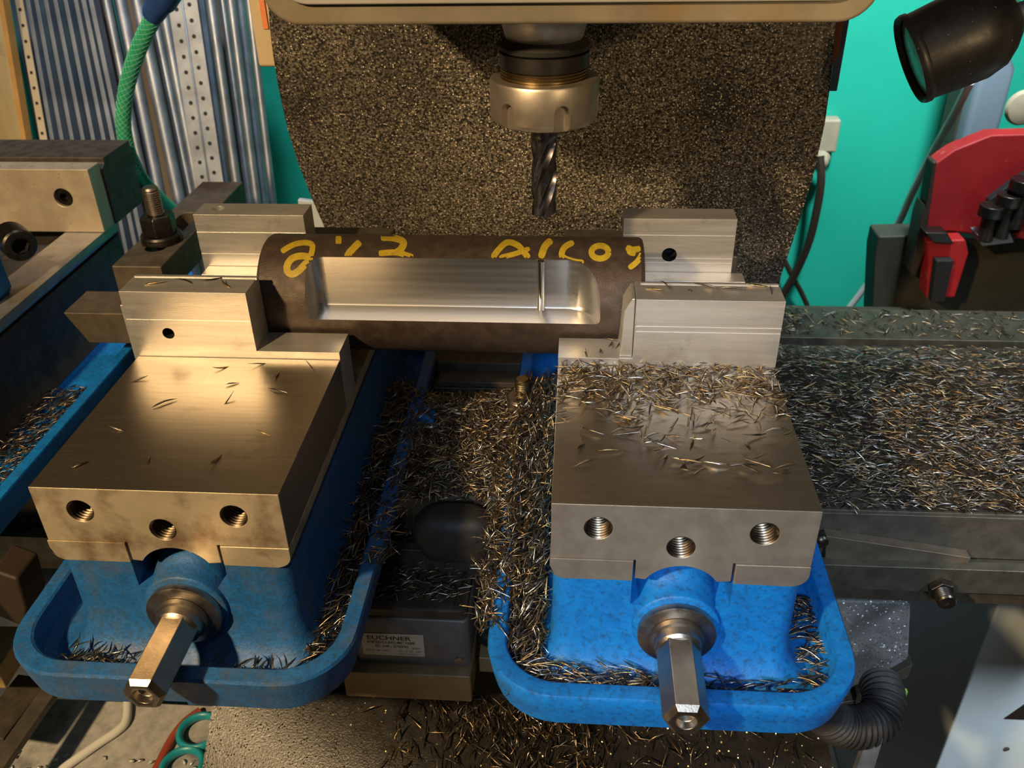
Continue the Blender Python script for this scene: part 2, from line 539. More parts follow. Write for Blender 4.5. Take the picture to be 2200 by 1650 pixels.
# profile in (y, z); three tee slots on top and one along the front edge
prof = [(171, -96), (171, -60), (160, -60), (160, -66), (150, -66), (150, -40), (160, -40), (160, -46), (171, -46), (171, 0)]
for c in (232, 332, 448):
    w = 8
    prof += [(c - w, 0), (c - w, -14), (c - 14, -14), (c - 14, -26), (c + 14, -26), (c + 14, -14), (c + w, -14), (c + w, 0)]
prof += [(526, 0), (526, -96)]
B().prism(prof, 'x', -950, 640).obj('table_top', 'table', tb, 0.8, 1)
b = B()
for xa, xb in ((200, 640), (-950, -290)):
    for za, zb in ((-95, -61), (-44, -1)):
        q = B().box(xa, xb, 168, 171.6, za, zb).obj('front_land', 'cast', tb, 0.6, 1)
        q['label'] = 'ground grey front edge of the table'

sd = thing('machine_saddle', 'dark cast machine saddle below the mill table', 'machine base', (0, 300, -900))
B().prism([(-360, 590), (220, 590), (220, 803), (-360, 803)], 'y', -90, 190).obj('saddle_block', 'olive', sd, 4)
B().box(-300, 160, -60, 180, 0, 588).obj('pedestal', 'olive', sd, 4)
p = [U(a, c, y=172) for a, c in ((1760, 1290), (1958, 1295), (1953, 1412), (1935, 1436), (1825, 1482), (1760, 1490))]
b = B()
b.prism([(q[0], q[2] + 900) for q in p], 'y', -128, 100)
b.obj('end_casting', 'casting', sd, 3)['label'] = 'chip-dusted grey end casting below the table edge'
b = B()
q0, q1, q2, q3 = [U(a, c, y=172) for a, c in ((1955, 1412), (1835, 1478), (1830, 1500), (1945, 1440))]
b.hexa([(q[0], -136, q[2] + 900) for q in (q1, q0, q3, q2)], [(q[0] + 2, -60, q[2] + 900) for q in (q1, q0, q3, q2)])
b.obj('casting_lip', 'olive', sd, 1)


# ------------------------------------------------------------------ the three vises
def vise(x0, label, wide=38, front=True, jaw_mat='ground', blue='blue', face='ground', L=400, bed_mat=None, notch=False):
    t = thing('milling_vise', label, 'vise', (x0, 0, 0), 'blue milling vises on the table')
    X0, X1 = 76 - 76 - 40, 152 + wide
    # chip trough all round: outer wall, flat rim, inner wall, floor
    lp = [rrect(X0 + 4, X1 - 4, -41, L, 42, 0.4), rrect(X0 + 1.5, X1 - 1.5, -43, L, 43, 14), rrect(X0, X1, -44.5, L, 44, 26),
          rrect(X0 + 1.2, X1 - 1.2, -43.3, L - 1, 43, 28), rrect(X0 + 10, X1 - 10, -34, L - 8, 36, 28.2),
          rrect(X0 + 11.5, X1 - 11.5, -32.5, L - 9, 35, 27), rrect(X0 + 13.5, X1 - 13.5, -30.5, L - 12, 33, 12), rrect(X0 + 20, X1 - 20, -24, L - 20, 28, 7)]
    tg = B().loft(lp, (True, True)).obj('chip_trough', blue, t, 0, angle=50)
    if notch:
        cut(tg, [B().box(66, 84, -60, -39, -3, 4.5)])
    # bed casting
    bl = [rrect(-12, 164, -18, L - 30, 14, 7.5), rrect(-5, 157, -11, L - 30, 14, 12), rrect(0, 152, -5, L - 30, 14, 21),
          rrect(1, 151, -1.5, L - 30, 13, 34), rrect(1, 151, 0, L - 30, 12, 60), rrect(1, 151, 0, L - 30, 12, 82.4)]
    bed = B().loft(bl).obj('bed_casting', bed_mat or blue, t, 0, angle=50)
    cut(bed, [B().box(49, 109, -40, 150, 62, 120)])
    # bed ways, rounded outer lower corner
    wl = [(-0.5, 98.2), (-0.5, 90)] + arc(8.5, 91.5, 9, 180, 270, 6) + [(49, 82.5), (49, 98.2)]
    wr = [(109, 98.2), (109, 82.5)] + [(143.5, 82.5)] + arc(143.5, 91.5, 9, 270, 360, 6) + [(152.5, 98.2)]
    for w in (wl, wr):
        B().prism(w, 'y', -0.6, L - 40).obj('bed_way', face, t, 0.5, 1)
    if front:
        # moving jaw slide with arch over the screw and three tapped holes
        poly = [(0, 140), (0, 98.6), (50.5, 98.6), (50.5, 84)] + arc(78, 70, 25, 148, 32, 14) + [(107.5, 84), (107.5, 98.6), (152.4, 98.6), (152.4, 140)]
        jw = B().prism(poly, 'y', 0, 154.5).obj('moving_jaw', [jaw_mat, face], t, 1.3, 2)
        holes = [(27.5, 122.5), (76, 109.8), (122.5, 122.3)]
        cut(jw, [B().cyl((hx, -5, hz), (hx, 34, hz), 8.3, 32) for hx, hz in holes])
        # front face keeps its own worn finish
        for pl in jw.data.polygons:
            if pl.normal.y < -0.9 and pl.center.y < 0.002:
                pl.material_index = 1
        for hx, hz in holes:
            pr = []
            for i in range(11):
                pr += [(0.4 + i * 2.2, 8.25), (1.2 + i * 2.2, 7.2), (1.8 + i * 2.2, 7.2)]
            pr += [(26, 8.2), (30, 3)]
            B().lathe((hx, 0, hz), (0, 1, 0), pr, 28, (False, True)).obj('tapped_hole', 'thread', jw)
        # screw housing, thrust washer, collar, hexagon
        b = B()
        b.loft([[(78 + r * math.cos(2 * PI * k / 48), y, z + r * math.sin(2 * PI * k / 48)) for k in range(48)]
                for y, z, r in ((-4, 46, 25), (-3, 46, 27), (1, 46.5, 27.6), (5, 48, 27), (9, 52, 25.6), (15, 57, 24.6), (30, 61, 24.3), (70, 62, 24))])
        b.obj('screw_housing', blue, t, 0.8)
        b = B()
        b.lathe((78, -9.5, 45), (0, 1, 0), [(0, 22.5), (0.8, 24), (5, 24), (5.2, 23)], 56)
        b.obj('thrust_washer', 'screw', t)
        b = B()
        b.lathe((78, -21, 45), (0, 1, 0), [(0, 12.5), (1.6, 14.2), (7, 14.6), (7.6, 16.4), (11, 16.6)], 40)
        b.obj('screw_collar', 'screw', t)
        b = B()
        R = 13.4
        b.lathe((78, -71, 45), (0, 1, 0), [(0, R * 0.62), (0, R * 0.78), (3.2, R), (51, R)], 6, (False, True), tw=0)
        b.lathe((78, -71, 45), (0, 1, 0), [(0, R * 0.62), (0.3, R * 0.44), (5, R * 0.40), (8, 0.3)], 24, (False, False))
        b.obj('screw_hexagon', 'screw', t, 0.35, 1, angle=25)
    return t


def soft_jaw(t, tall, low, y0, y1, ztop=193, zlow=146, zbot=99, back=False, shelf_to=None):
    """aluminium jaw plate: tall block next to a low shelf, two shallow cutter bands across its front"""
    poly = []
    (a0, a1), (l0, l1) = tall, low
    if a0 < l0:
        poly = [(a0, zbot), (l1, zbot), (l1, zlow), (a1, zlow), (a1, ztop), (a0, ztop)]
    else:
        poly = [(l0, zbot), (a1, zbot), (a1, ztop), (a0, ztop), (a0, zlow), (l0, zlow)]
    return poly


# right-hand vise -------------------------------------------------------------------------------
v1 = vise(0, 'bright blue vise on the right, its slide and trough strewn with steel chips', 38, True, 'ground_grain', 'blue', 'ground')
jaw = B().prism(soft_jaw(v1, (53, 153.5), (0, 53), 155, 184), 'y', 155, 183.5).obj('soft_jaw', ['alu', 'bright'], v1, 0.7, 2)
cut(jaw, [B().box(54, 160, 150, 155.35, 172.2, 174.6), B().box(54, 160, 150, 155.35, 168.0, 170.2), B().box(57, 160, 178, 181, 191.8, 200)])
jaw['label'] = 'aluminium front jaw plate with a tall block and a low shelf'
b = B()
b.prism([(43.5, 146.3), (52.6, 146.3), (52.6, 192.5), (50.5, 192.5), (45.5, 183), (44.5, 160)], 'y', 157, 183)
b.obj('jaw_step', 'alu', v1, 0.8)['label'] = 'milled inner step of the jaw'
rj = B().prism(soft_jaw(v1, (50, 142.5), (-2, 50), 303, 330), 'y', 303, 327).obj('fixed_jaw_plate', ['alu', 'void'], v1, 0.7, 2)
cut(rj, [B().box(40, 150, 300, 303.5, 178.5, 182.0), B().box(40, 150, 300, 303.4, 158, 160), B().box(40, 150, 300, 303.4, 154, 156)])
cut(rj, [B().cyl((89.5, 300, 161), (89.5, 322, 161), 6.2)], 1)
B().box(-2, 152, 285, 302.6, 99, 145.5).obj('jaw_shelf', 'alu', v1, 0.7)
B().box(0, 152, 327.5, 385, 98.5, 150).obj('fixed_jaw_body', 'cast', v1, 2)
B().box(153.6, 156.5, 172, 184, 99, 176).obj('jaw_back_strip', 'cast', v1)

# left-hand vise --------------------------------------------------------------------------------
XL = -311.7
v2 = vise(XL, 'blue vise on the left with rust-stained jaw front and clean bare slide', 35, True, 'ground_grain', 'blue_dulled', 'rusty', notch=True)
jaw = B().prism(soft_jaw(v2, (-1.5, 91), (91, 152.5), 155, 184), 'y', 155, 184).obj('soft_jaw', ['alu', 'void'], v2, 0.8, 2)
cut(jaw, [B().cyl((27.5, 150, 159.5), (27.5, 178, 159.5), 4.4)], 1)
cut(jaw, [B().box(-10, 90, 150, 155.3, 170.6, 172.6), B().box(-10, 95, 178, 180.5, 191.9, 200)])
jaw['label'] = 'aluminium front jaw plate, tall block on the left with one dark hole'
B().box(-4.5, -1.8, 157, 184, 99, 181).obj('jaw_end_strip', 'alu', v2, 0.4)
rj = B().prism(soft_jaw(v2, (-4, 92), (92, 150), 303, 331), 'y', 303, 330).obj('fixed_jaw_plate', ['alu', 'void'], v2, 0.7, 2)
cut(rj, [B().box(-10, 100, 300, 303.4, 177, 180), B().box(-10, 100, 300, 303.4, 157, 159.5), B().cyl((13, 318, 176), (13, 318, 200), 5.2)])
cut(rj, [B().cyl((62, 300, 148), (62, 322, 148), 6)], 1)
B().box(0, 152, 285, 302.6, 99, 145.5).obj('jaw_shelf', 'alu', v2, 0.7)
B().box(0, 152, 330.5, 385, 98.5, 150).obj('fixed_jaw_body', 'cast', v2, 2)

# third vise, far left --------------------------------------------------------------------------
v3 = vise(-661, 'dark oily vise at the far left edge, its hard jaw block speckled with chips', 74, False, 'ground', 'blue', 'ground', 560, 'dark')
b = B()
b.prism([(486, 98.5), (486, 169), (510, 169), (510, 170), (510, 160), (513, 158), (513, 172), (572, 172), (572, 98.5)], 'x', 0, 152.5)
fj = B().box(0, 155, 487, 512, 98.5, 169.5).obj('hard_jaw', 'rusty', v3, 1.0)
fj.data.materials[0] = M['jaw_tan']
cut(fj, [B().cyl((119, 480, 138), (119, 505, 138), 10.2)])
b = B()
b.lathe((119, 490, 138), (0, 1, 0), [(-1.5, 4.6), (-1.5, 8.2), (0, 9.4), (12, 9.4)], 36, (False, True))
b.lathe((119, 490, 138), (0, 1, 0), [(-1.5, 4.7), (6, 4.4), (6.2, 0.2)], 6, (False, False))
b.obj('socket_screw', 'blackox', v3)
B().prism([(512.5, 98.5), (512.5, 162), (520, 166), (520, 172), (585, 172), (585, 98.5)], 'x', 0, 157).obj('fixed_jaw_body', 'dark', v3, 1.2)
B().box(0, 120, 200, 352, 98.6, 150).obj('moving_jaw', 'dark', v3, 1.5)
bt = thing('cap_screw', 'large socket head cap screw sticking out at the left edge', 'screw', (-508, 340, 150))
bt.rotation_euler = (0, 0, math.radians(46))
b = B()
b.lathe((0, -14, 0), (0, 1, 0), [(0, 7.6), (0, 13.4), (1.8, 15), (30, 15), (31, 14)], 40, (False, True))
b.obj('screw_head', 'blackox', bt)
B().lathe((0, -14, 0), (0, 1, 0), [(0, 7.7), (9, 7.4), (9.3, 0.2)], 6, (False, False)).obj('hex_socket', 'void', bt)
b = B()
b.prism([(-30, 0), (2, 0), (6, 6), (4, 50), (-30, 56)], 'y', 0, 40)
q = b.obj('side_cover', 'blue', v3, 1)
q.location = (0.128, 0.30, 0.098)

# ------------------------------------------------------------------ round workpiece
YC, ZC, RB = 232.0, 157.0, 45.6
XB0, XB1 = -228.5, 62.0
bar = thing('steel_bar', 'brown mill-scaled round bar with a bright milled pocket, held in the two vises', 'workpiece', ((XB0 + XB1) / 2, YC, ZC - RB))
ox = (XB0 + XB1) / 2


def W(o, x, y, z):
    return (x - o[0], y - o[1], z - o[2])


OB = (ox, YC, ZC - RB)
b = B()
b.lathe(W(OB, XB0, YC, ZC), (1, 0, 0), [(0, RB - 3.5), (0.8, RB - 1.2), (3, RB), (XB1 - XB0 - 3, RB), (XB1 - XB0 - 0.8, RB - 1.2), (XB1 - XB0, RB - 3.5)], 128)
bo = b.obj('bar_stock', ['bar', 'bright'], bar)
# pocket plan: straight back wall at y=210, rounded back corners, open towards the operator
plan = [(-190, 150), (30, 150), (30, 184)]
r2 = 26
plan += [(30 - r2 + r2 * math.cos(a), 210 - r2 + r2 * math.sin(a)) for a in [PI / 2 * i / 16 for i in range(17)]]
r1 = 12
plan += [(-190 + r1 - r1 * math.sin(a), 210 - r1 + r1 * math.cos(a)) for a in [PI / 2 * i / 12 for i in range(13)]]
c = B()
fl = 3.0   # fillet at the floor
loops = [[W(OB, x + (fl if x < -100 else -fl) * 0.9, y - fl * 0.9, 156.4) for x, y in plan],
         [W(OB, x + (fl if x < -100 else -fl) * 0.3, y - fl * 0.3, 157.3) for x, y in plan],
         [W(OB, x, y, 159.4) for x, y in plan], [W(OB, x, y, 230) for x, y in plan]]
c.loft(loops)
cut(bo, [c], 1)
bo.data.set_sharp_from_angle(angle=math.radians(28))
B().lathe(W(OB, -14.6, 209.0, 156.5), (0, 0, 1), [(0, 2.9), (40, 2.9), (40.5, 2.3)], 24).obj('dowel_pin', 'chrome', bar)['label'] = 'bright slim pin standing in the pocket'


def on_bar(u, v, r):
    d = ROT.T @ np.array([(u - 1100) / FPX, (v - 825) / FPX, 1.0])
    o = CAM - np.array([0, YC, ZC])
    A = d[1] ** 2 + d[2] ** 2
    Bq = o[1] * d[1] + o[2] * d[2]
    Cq = o[1] ** 2 + o[2] ** 2 - r * r
    D = Bq * Bq - A * Cq
    if D < 0:
        return None
    q = CAM + d * ((-Bq - D ** 0.5) / A)
    return q


def in_pocket(q):
    x, y, z = q
    if y > 210.3 or x < -190 or x > 30:
        return False
    if x > 30 - r2 and y > 210 - r2:
        return (x - 30 + r2) ** 2 + (y - 210 + r2) ** 2 < r2 * r2
    if x < -190 + r1 and y > 210 - r1:
        return (x + 190 - r1) ** 2 + (y - 210 + r1) ** 2 < r1 * r1
    return True


def c8(P):
    return [(560 + x * .1818, 480 + y * .1818) for x, y in P]


def c6(P):
    return [(1000 + x * .3636, y * .3636) for x, y in P]


strokes = [
    (c8([(245, 335), (330, 280), (430, 238), (540, 228), (605, 250), (610, 310), (590, 385)]), 12),
    (c8([(590, 400), (480, 385), (380, 410), (320, 480), (315, 560), (370, 600), (450, 560), (540, 470), (620, 445), (690, 452)]), 15),
    (c8([(885, 195), (920, 195), (955, 195)]), 17),
    (c8([(1175, 215), (1110, 280), (1050, 345), (1020, 400)]), 15),
    (c8([(1420, 168), (1540, 168), (1650, 195), (1690, 235), (1660, 300), (1600, 345)]), 15),
    (c8([(1395, 355), (1500, 345), (1620, 345), (1720, 375), (1800, 400)]), 13),
    (c6([(160, 1525), (200, 1470), (250, 1432), (310, 1450), (345, 1490), (375, 1525)]), 13),
    (c6([(200, 1522), (290, 1500), (380, 1468)]), 11),
    (c6([(510, 1418), (470, 1455), (445, 1525)]), 15),
    (c6([(640, 1430), (585, 1462), (572, 1515), (640, 1545), (700, 1552)]), 13),
    (c6([(795 + 50 * math.cos(a), 1490 + 38 * math.sin(a)) for a in [i * PI / 9 for i in range(19)]]), 13),
    (c6([(1045, 1425), (1046, 1490), (1015, 1545), (965, 1585)]), 12),
    (c6([(950, 1460), (985, 1475), (1035, 1468)]), 13),
    (c6([(970, 1450), (970, 1490), (1005, 1500)]), 11),
]
for pts, w in strokes:
    P = [np.array([q.x, q.y]) for q in smooth([Vector((x, y, 0)) for x, y in pts], 8)]
    b = B()
    prev = None
    for i in range(len(P)):
        t = P[min(i + 1, len(P) - 1)] - P[max(i - 1, 0)]
        t = t / (np.linalg.norm(t) + 1e-6)
        nrm = np.array([-t[1], t[0]])
        e = min(i, len(P) - 1 - i)
        hw = w / 2 * min(1.0, 0.55 + 0.22 * e)
        row = []
        for s in (-1, -0.33, 0.33, 1):
            q = on_bar(*(P[i] + nrm * hw * s), RB + 0.18)
            row.append(q if q is not None and not in_pocket(q) and abs(q[0] - ox) < 142.5 else None)
        if prev is not None:
            for k in range(3):
                quad = [prev[k], prev[k + 1], row[k + 1], row[k]]
                if all(z is not None for z in quad):
                    b.add([W(OB, *z) for z in quad], [(0, 1, 2, 3)])
        prev = row
    if b.f:
        b.obj('paint_stroke', 'yellow_paint', bar, sm=True, fix=False)

# ------------------------------------------------------------------ spindle head, chuck, end mill
hd = thing('mill_head', 'grimy grey milling machine head with rounded cover panel at the top', 'machine head', (0, 300, 371))
HX, HY, HZ = 0, 300, 371


def H(P):
    return [(x, z - HZ) for x, z in P]


out = [(177, 371 + 26)] + [(177, 640), (-175, 640), (-175, 371 + 22)] + arc(-153, 393, 22, 180, 270, 8) + arc(155, 393, 22, 270, 360, 8)
B().prism(H(out), 'y', 150 - HY, 330 - HY).obj('head_cover', 'head', hd, 2.5, 3)
inn = [(168, 382 + 24)] + [(168, 640), (-166, 640), (-166, 384 + 24)] + arc(-146, 403, 20, 180, 270, 8) + arc(148, 403, 20, 270, 360, 8)
B().prism(H(inn), 'y', 146 - HY, 149.8 - HY).obj('cover_panel', 'head_panel', hd, 1.2, 2)
B().box(-172, 174, 330.5 - HY, 470 - HY, 2, 280).obj('head_casting', 'beige', hd, 3)
ql, qr = U(541, 60, y=470), U(1812, 120, y=470)
B().box(ql[0], qr[0] - 6, 470.5 - HY, 640 - HY, -94, 280).obj('slide_casting', 'beige', hd, 3)
a_ = U(556, 0, y=469)
b_ = U(570, 62, y=469)
B().box(a_[0], b_[0] + 3, 468.6 - HY, 470.3 - HY, b_[2] - HZ, a_[2] - HZ).obj('orange_sticker', 'orange', hd)
a_ = U(1776, 50, y=468)
b_ = U(1796, 172, y=468)
B().prism([(a_[0] + 8, -12), (a_[0] + 14, -12), (b_[0] - 2, b_[2] - HZ + 24), (b_[0] - 10, b_[2] - HZ)], 'y', 466 - HY, 470.3 - HY).obj('red_strip', 'orange', hd)
b = B()
a_, b_ = U(1800, 45, y=476), U(1800, 195, y=476)
b.box(qr[0] - 6, qr[0] + 1, 474 - HY, 486 - HY, b_[2] - HZ, 60)
b.obj('edge_channel', 'galv', hd, 0.8)

SX, SY = -12.6, 215.0
sp = thing('collet_chuck', 'dark collet chuck with pale slotted clamping nut under the mill head', 'tool holder', (SX, SY, 298))
z0 = 298.0
b = B()
b.lathe((0, 0, 53), (0, 0, 1), [(0, 24), (0.8, 25), (9, 27.5), (15, 31), (19.8, 31)], 48)
b.obj('spindle_nose', 'alu', sp)
b = B()
b.lathe((0, 0, 46), (0, 0, 1), [(0, 27), (1, 29.2), (4, 30), (7, 27), (8.5, 24)], 48)
b.obj('seal_ring', 'black', sp)
b = B()
b.lathe((0, 0, 36.5), (0, 0, 1), [(0, 29.4), (0.3, 29.8), (9, 29.8), (9.4, 29.4)], 56)
b.obj('chuck_body', 'collet', sp)
pr = [(0, 28)]
for i in range(6):
    pr += [(0.3 + i * 1.9, 29.2), (1.1 + i * 1.9, 29.2), (1.5 + i * 1.9, 28.2), (1.9 + i * 1.9, 28.2)]
b = B()
b.lathe((0, 0, 25), (0, 0, 1), pr, 56)
b.obj('thread_band', 'brassy', sp)
b = B()
b.lathe((0, 0, 0), (0, 0, 1), [(0, 12), (0, 30), (1.2, 33.6), (3.4, 35.8), (6.0, 36.6), (27.5, 36.6), (29.2, 35.8), (29.8, 34.2), (29.8, 28.5)], 96)
nt = b.obj('clamping_nut', 'nut', sp, 0.5, 2)
cs = []
for k in range(6):
    a = math.radians(-90 - 39 + 60 * k)
    ux, uy = math.cos(a), math.sin(a)
    tx, ty = -uy, ux
    c = B()
    poly = [(-5.4, -3), (5.4, -3)] + [(5.4 * math.cos(PI * i / 10), 13 + 5.4 * math.sin(PI * i / 10)) for i in range(11)]
    lo = [(ux * 30.5 + tx * p_, uy * 30.5 + ty * p_, q_) for p_, q_ in poly]
    hi = [(ux * 44 + tx * p_, uy * 44 + ty * p_, q_) for p_, q_ in poly]
    c.hexa(lo, hi)
    cs.append(c)
cut(nt, cs)
em = thing('end_mill', 'coated four-flute end mill hanging over the milled pocket', 'cutter', (SX, SY, 231.5))
loops = []
n = 64
for j in range(81):
    z = 66 * j / 80
    f = min(1.0, max(0.0, (57 - z) / 8))
    ring = []
    for i in range(n):
        th = 2 * PI * i / n
        u = (th / (PI / 2)) % 1.0
        # land, steep flute face, round gullet rising back to the land
        r = 9.1 - 0.5 * f * (0.42 - u) if u < 0.42 else 9.1 - 3.3 * f * math.sin(PI * ((u - 0.42) / 0.58)) ** 0.8
        a = th + z * 0.052
        ring.append((r * math.cos(a), r * math.sin(a), z))
    loops.append(ring)
b = B()
b.loft(loops)
b.obj('fluted_body', 'mill', em, angle=38)
b = B()
for k in range(4):
    a = k * PI / 2 + 0.2
    b.prism([(1.2, -1.4), (8.9, -0.6), (8.9, 0.3), (1.2, 0.2)], 'y', -0.8, 0.8)
    base = len(b.v) - 8
    for i in range(base, len(b.v)):
        x, y, z = b.v[i]
        b.v[i] = (x * math.cos(a) - y * math.sin(a), x * math.sin(a) + y * math.cos(a), z)
b.obj('cutting_lips', 'mill', em)

# ------------------------------------------------------------------ rubber apron behind the spindle


def on_apron(u, v):
    # sloping sheet: y = 405 + (371 - z) * 0.36
    d = ROT.T @ np.array([(u - 1100) / FPX, (v - 825) / FPX, 1.0])
    k = 0.36
    t = (405 + 371 * k - CAM[1] - k * CAM[2]) / (d[1] + k * d[2])
    return CAM + d * t


Lp = [on_apron(*q) for q in ((575, 20), (577, 60), (585, 120), (597, 190), (615, 270), (640, 350), (672, 430), (705, 505), (730, 590), (745, 660))]
Rp = [on_apron(*q) for q in ((1795, 20), (1790, 60), (1782, 160), (1768, 260), (1742, 380), (1706, 500), (1678, 590), (1668, 640), (1660, 690))]
Lz = sorted([(p[2], p[0]) for p in Lp])
Rz = sorted([(p[2], p[0]) for p in Rp])
ap = thing('rubber_apron', 'black rubber way cover behind the spindle, dusted all over with fine chips', 'way cover', (0, 500, 100))
rows, cols = 46, 64
vs = []
ztop_, zbot_ = 366.0, -25.0
for side in (0, 1):
    for j in range(rows + 1):
        z = ztop_ + (zbot_ - ztop_) * j / rows
        xl = np.interp(z, [q[0] for q in Lz], [q[1] for q in Lz])
        xr = np.interp(z, [q[0] for q in Rz], [q[1] for q in Rz])
        for i in range(cols + 1):
            s = i / cols
            x = xl + (xr - xl) * s
            y = 405 + (371 - z) * 0.36 + 5 * math.sin(s * 9.0 + z * 0.006) - 14 * math.sin(PI * j / rows) * 0.3 + side * 3.5
            vs.append((x, y - 500, z - 100))
fs = []
nn = (rows + 1) * (cols + 1)
for side in (0, 1):
    for j in range(rows):
        for i in range(cols):
            a = side * nn + j * (cols + 1) + i
            fs.append((a, a + 1, a + cols + 2, a + cols + 1))
for j in range(rows):
    for i in (0, cols):
        a = j * (cols + 1) + i
        fs.append((a, a + cols + 1, a + cols + 1 + nn, a + nn))
for i in range(cols):
    for j in (0, rows):
        a = j * (cols + 1) + i
        fs.append((a, a + 1, a + 1 + nn, a + nn))
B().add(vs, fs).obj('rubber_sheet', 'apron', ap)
B().box(-250, 235, -120, -90, 258, 272).obj('clamp_rail', 'dark', ap, 1)
cl = thing('machine_column', 'dark mill column standing behind the rubber apron', 'machine column', (0, 700, -900))
B().box(-190, 170, -60, 160, 0, 1120).obj('column_casting', 'olive', cl, 4)
q = U(690, 480, y=585)
pc = tag(B().prism([(-28, 0), (24, 0), (20, 40), (4, 66), (-28, 70)], 'y', -4, 4).obj('guard_sheet', 'panel_white', None, 0.8),
         'pale blue-grey sheet showing between the left rear jaw and the apron', 'sheet')
pc.location = (q[0] * S, 0.60, (q[2] - 45) * S)

# ------------------------------------------------------------------ front rubber apron and limit switch
af = thing('front_apron', 'oily black rubber apron sloping out below the switch at the bottom edge', 'way cover', (0, 0, -160))
vs, fs = [], []
ex0, ex1 = U(440, 1640, z=-205)[0], U(1757, 1640, z=-205)[0]
rows, cols = 20, 40
for side in (0, 1):
    for j in range(rows + 1):
        y = 108 - 170 * j / rows
        for i in range(cols + 1):
            x = ex0 + (ex1 - ex0) * i / cols
            z = -3 - (108 - y) * (0.66 - 0.56 * min(1, i / cols * 1.9)) - 0.0009 * (108 - y) ** 2 + 1.5 * math.sin(i * 0.35) * (j / rows) - side * 4
            vs.append((x, y, z))
nn = (rows + 1) * (cols + 1)
for side in (0, 1):
    for j in range(rows):
        for i in range(cols):
            a = side * nn + j * (cols + 1) + i
            fs.append((a, a + 1, a + cols + 2, a + cols + 1))
for j in range(rows):
    for i in (0, cols):
        a = j * (cols + 1) + i
        fs.append((a, a + cols + 1, a + cols + 1 + nn, a + nn))
for i in range(cols):
    for j in (0, rows):
        a = j * (cols + 1) + i
        fs.append((a, a + 1, a + 1 + nn, a + nn))
B().add(vs, fs).obj('rubber_sheet', 'apron_front', af)

sw = thing('limit_switch', 'grey boxed limit switch with a printed label between the front vises', 'switch', (-112, 140, -126))
BX0, BX1 = -165 + 112, -69 + 112
lp = [rrect(BX0, BX1, -36, 40, 5, 0.5), rrect(BX0, BX1, -36, 40, 5, 52), rrect(BX0 + 1, BX1 - 1, -35, 39, 5, 53.5)]
B().loft(lp).obj('switch_housing', 'switch', sw, 0.8)
lp = [rrect(BX0 + 1, BX1 - 1, -34, 40, 5, 54), rrect(BX0 + 1, BX1 - 1, -34, 40, 5, 62), rrect(BX0 + 3, BX1 - 3, -32, 38, 5, 63.5)]
B().loft(lp).obj('switch_lid', 'dark', sw, 0.6)
b = B()
b.lathe((BX1 - 9, -37.2, 8), (0, 1, 0), [(0, 1.5), (0.2, 3.6), (1.5, 3.9)], 24)
b.obj('cover_screw', 'screw', sw)
la, lb = U(779, 1392, y=103.4), U(912, 1392, y=103.4)
l0, l1 = la[0] + 112, lb[0] + 112
lt, lbm = U(840, 1362, y=103.4)[2] + 126, U(840, 1408, y=103.4)[2] + 126
st = B().box(l0, l1, -36.9, -36.1, lbm, lt).obj('label_plate', 'sticker', sw, 0.3, 1)


def print_text(txt, x, z, size, parent, bold, width):
    cu = bpy.data.curves.new('print', 'FONT')
    cu.body = txt
    cu.size = size * S
    cu.offset = bold * S
    cu.resolution_u = 3
    o = bpy.data.objects.new('print', cu)
    COL.objects.link(o)
    bpy.context.view_layer.update()
    me = bpy.data.meshes.new_from_object(o.evaluated_get(bpy.context.evaluated_depsgraph_get()))
    bpy.data.objects.remove(o)
    bpy.data.curves.remove(cu)
    me.materials.clear()
    me.materials.append(M['ink'])
    xs = [v.co.x for v in me.vertices]
    sx = width * S / (max(xs) - min(xs))
    for v in me.vertices:
        v.co = Vector(((v.co.x - min(xs)) * sx + x * S, -37.05 * S, v.co.y + z * S))
    q = bpy.data.objects.new('printed_line', me)
    COL.objects.link(q)
    q.parent = parent
    return q


hh = lt - lbm
ww = l1 - l0
for txt, fx, fz, sz, bo_, fw in (('EUCHNER', 0.10, 0.74, 0.25, 0.10, 0.70), ('SN02D12-602-MC1688', 0.09, 0.57, 0.16, 0.04, 0.76), ('ID.-NR.: 070090', 0.22, 0.39, 0.16, 0.04, 0.52),
                              ('IP67', 0.81, 0.34, 0.12, 0.0, 0.12), ('AC-15  6A  230V', 0.05, 0.20, 0.12, 0.0, 0.38),
                              ('DC-13  6A  24V', 0.58, 0.20, 0.12, 0.0, 0.36), ('MADE IN GERMANY', 0.58, 0.07, 0.10, 0.0, 0.32)):
    print_text(txt, l0 + ww * fx, lbm + hh * fz, hh * sz, st, bo_, ww * fw)
hp = thing('switch_bracket', 'tan painted plate carrying the limit switch', 'bracket', (-110, 130, -160))
B().box(-66, 42, -36, 60, 2, 33.5).obj('bracket_plate', 'tan', hp, 1.5)
gl = thing('cable_gland', 'black oily cable fitting beside the limit switch', 'fitting', (-55, 150, -100))
b = B()
b.lathe((0, 0, -40), (0, 0, 1), [(0, 12), (2, 14), (12, 14), (14, 11), (26, 11), (28, 13), (46, 13), (48, 10)], 24)
b.obj('gland_body', 'black', gl)
B().lathe((0, 0, 8), (0, 0, 1), [(0, 8), (34, 7)], 20).obj('cable_stub', 'black', gl)
B().box(-10, 14, -24, 20, -58, -40).obj('gland_base', 'tan', gl, 1)
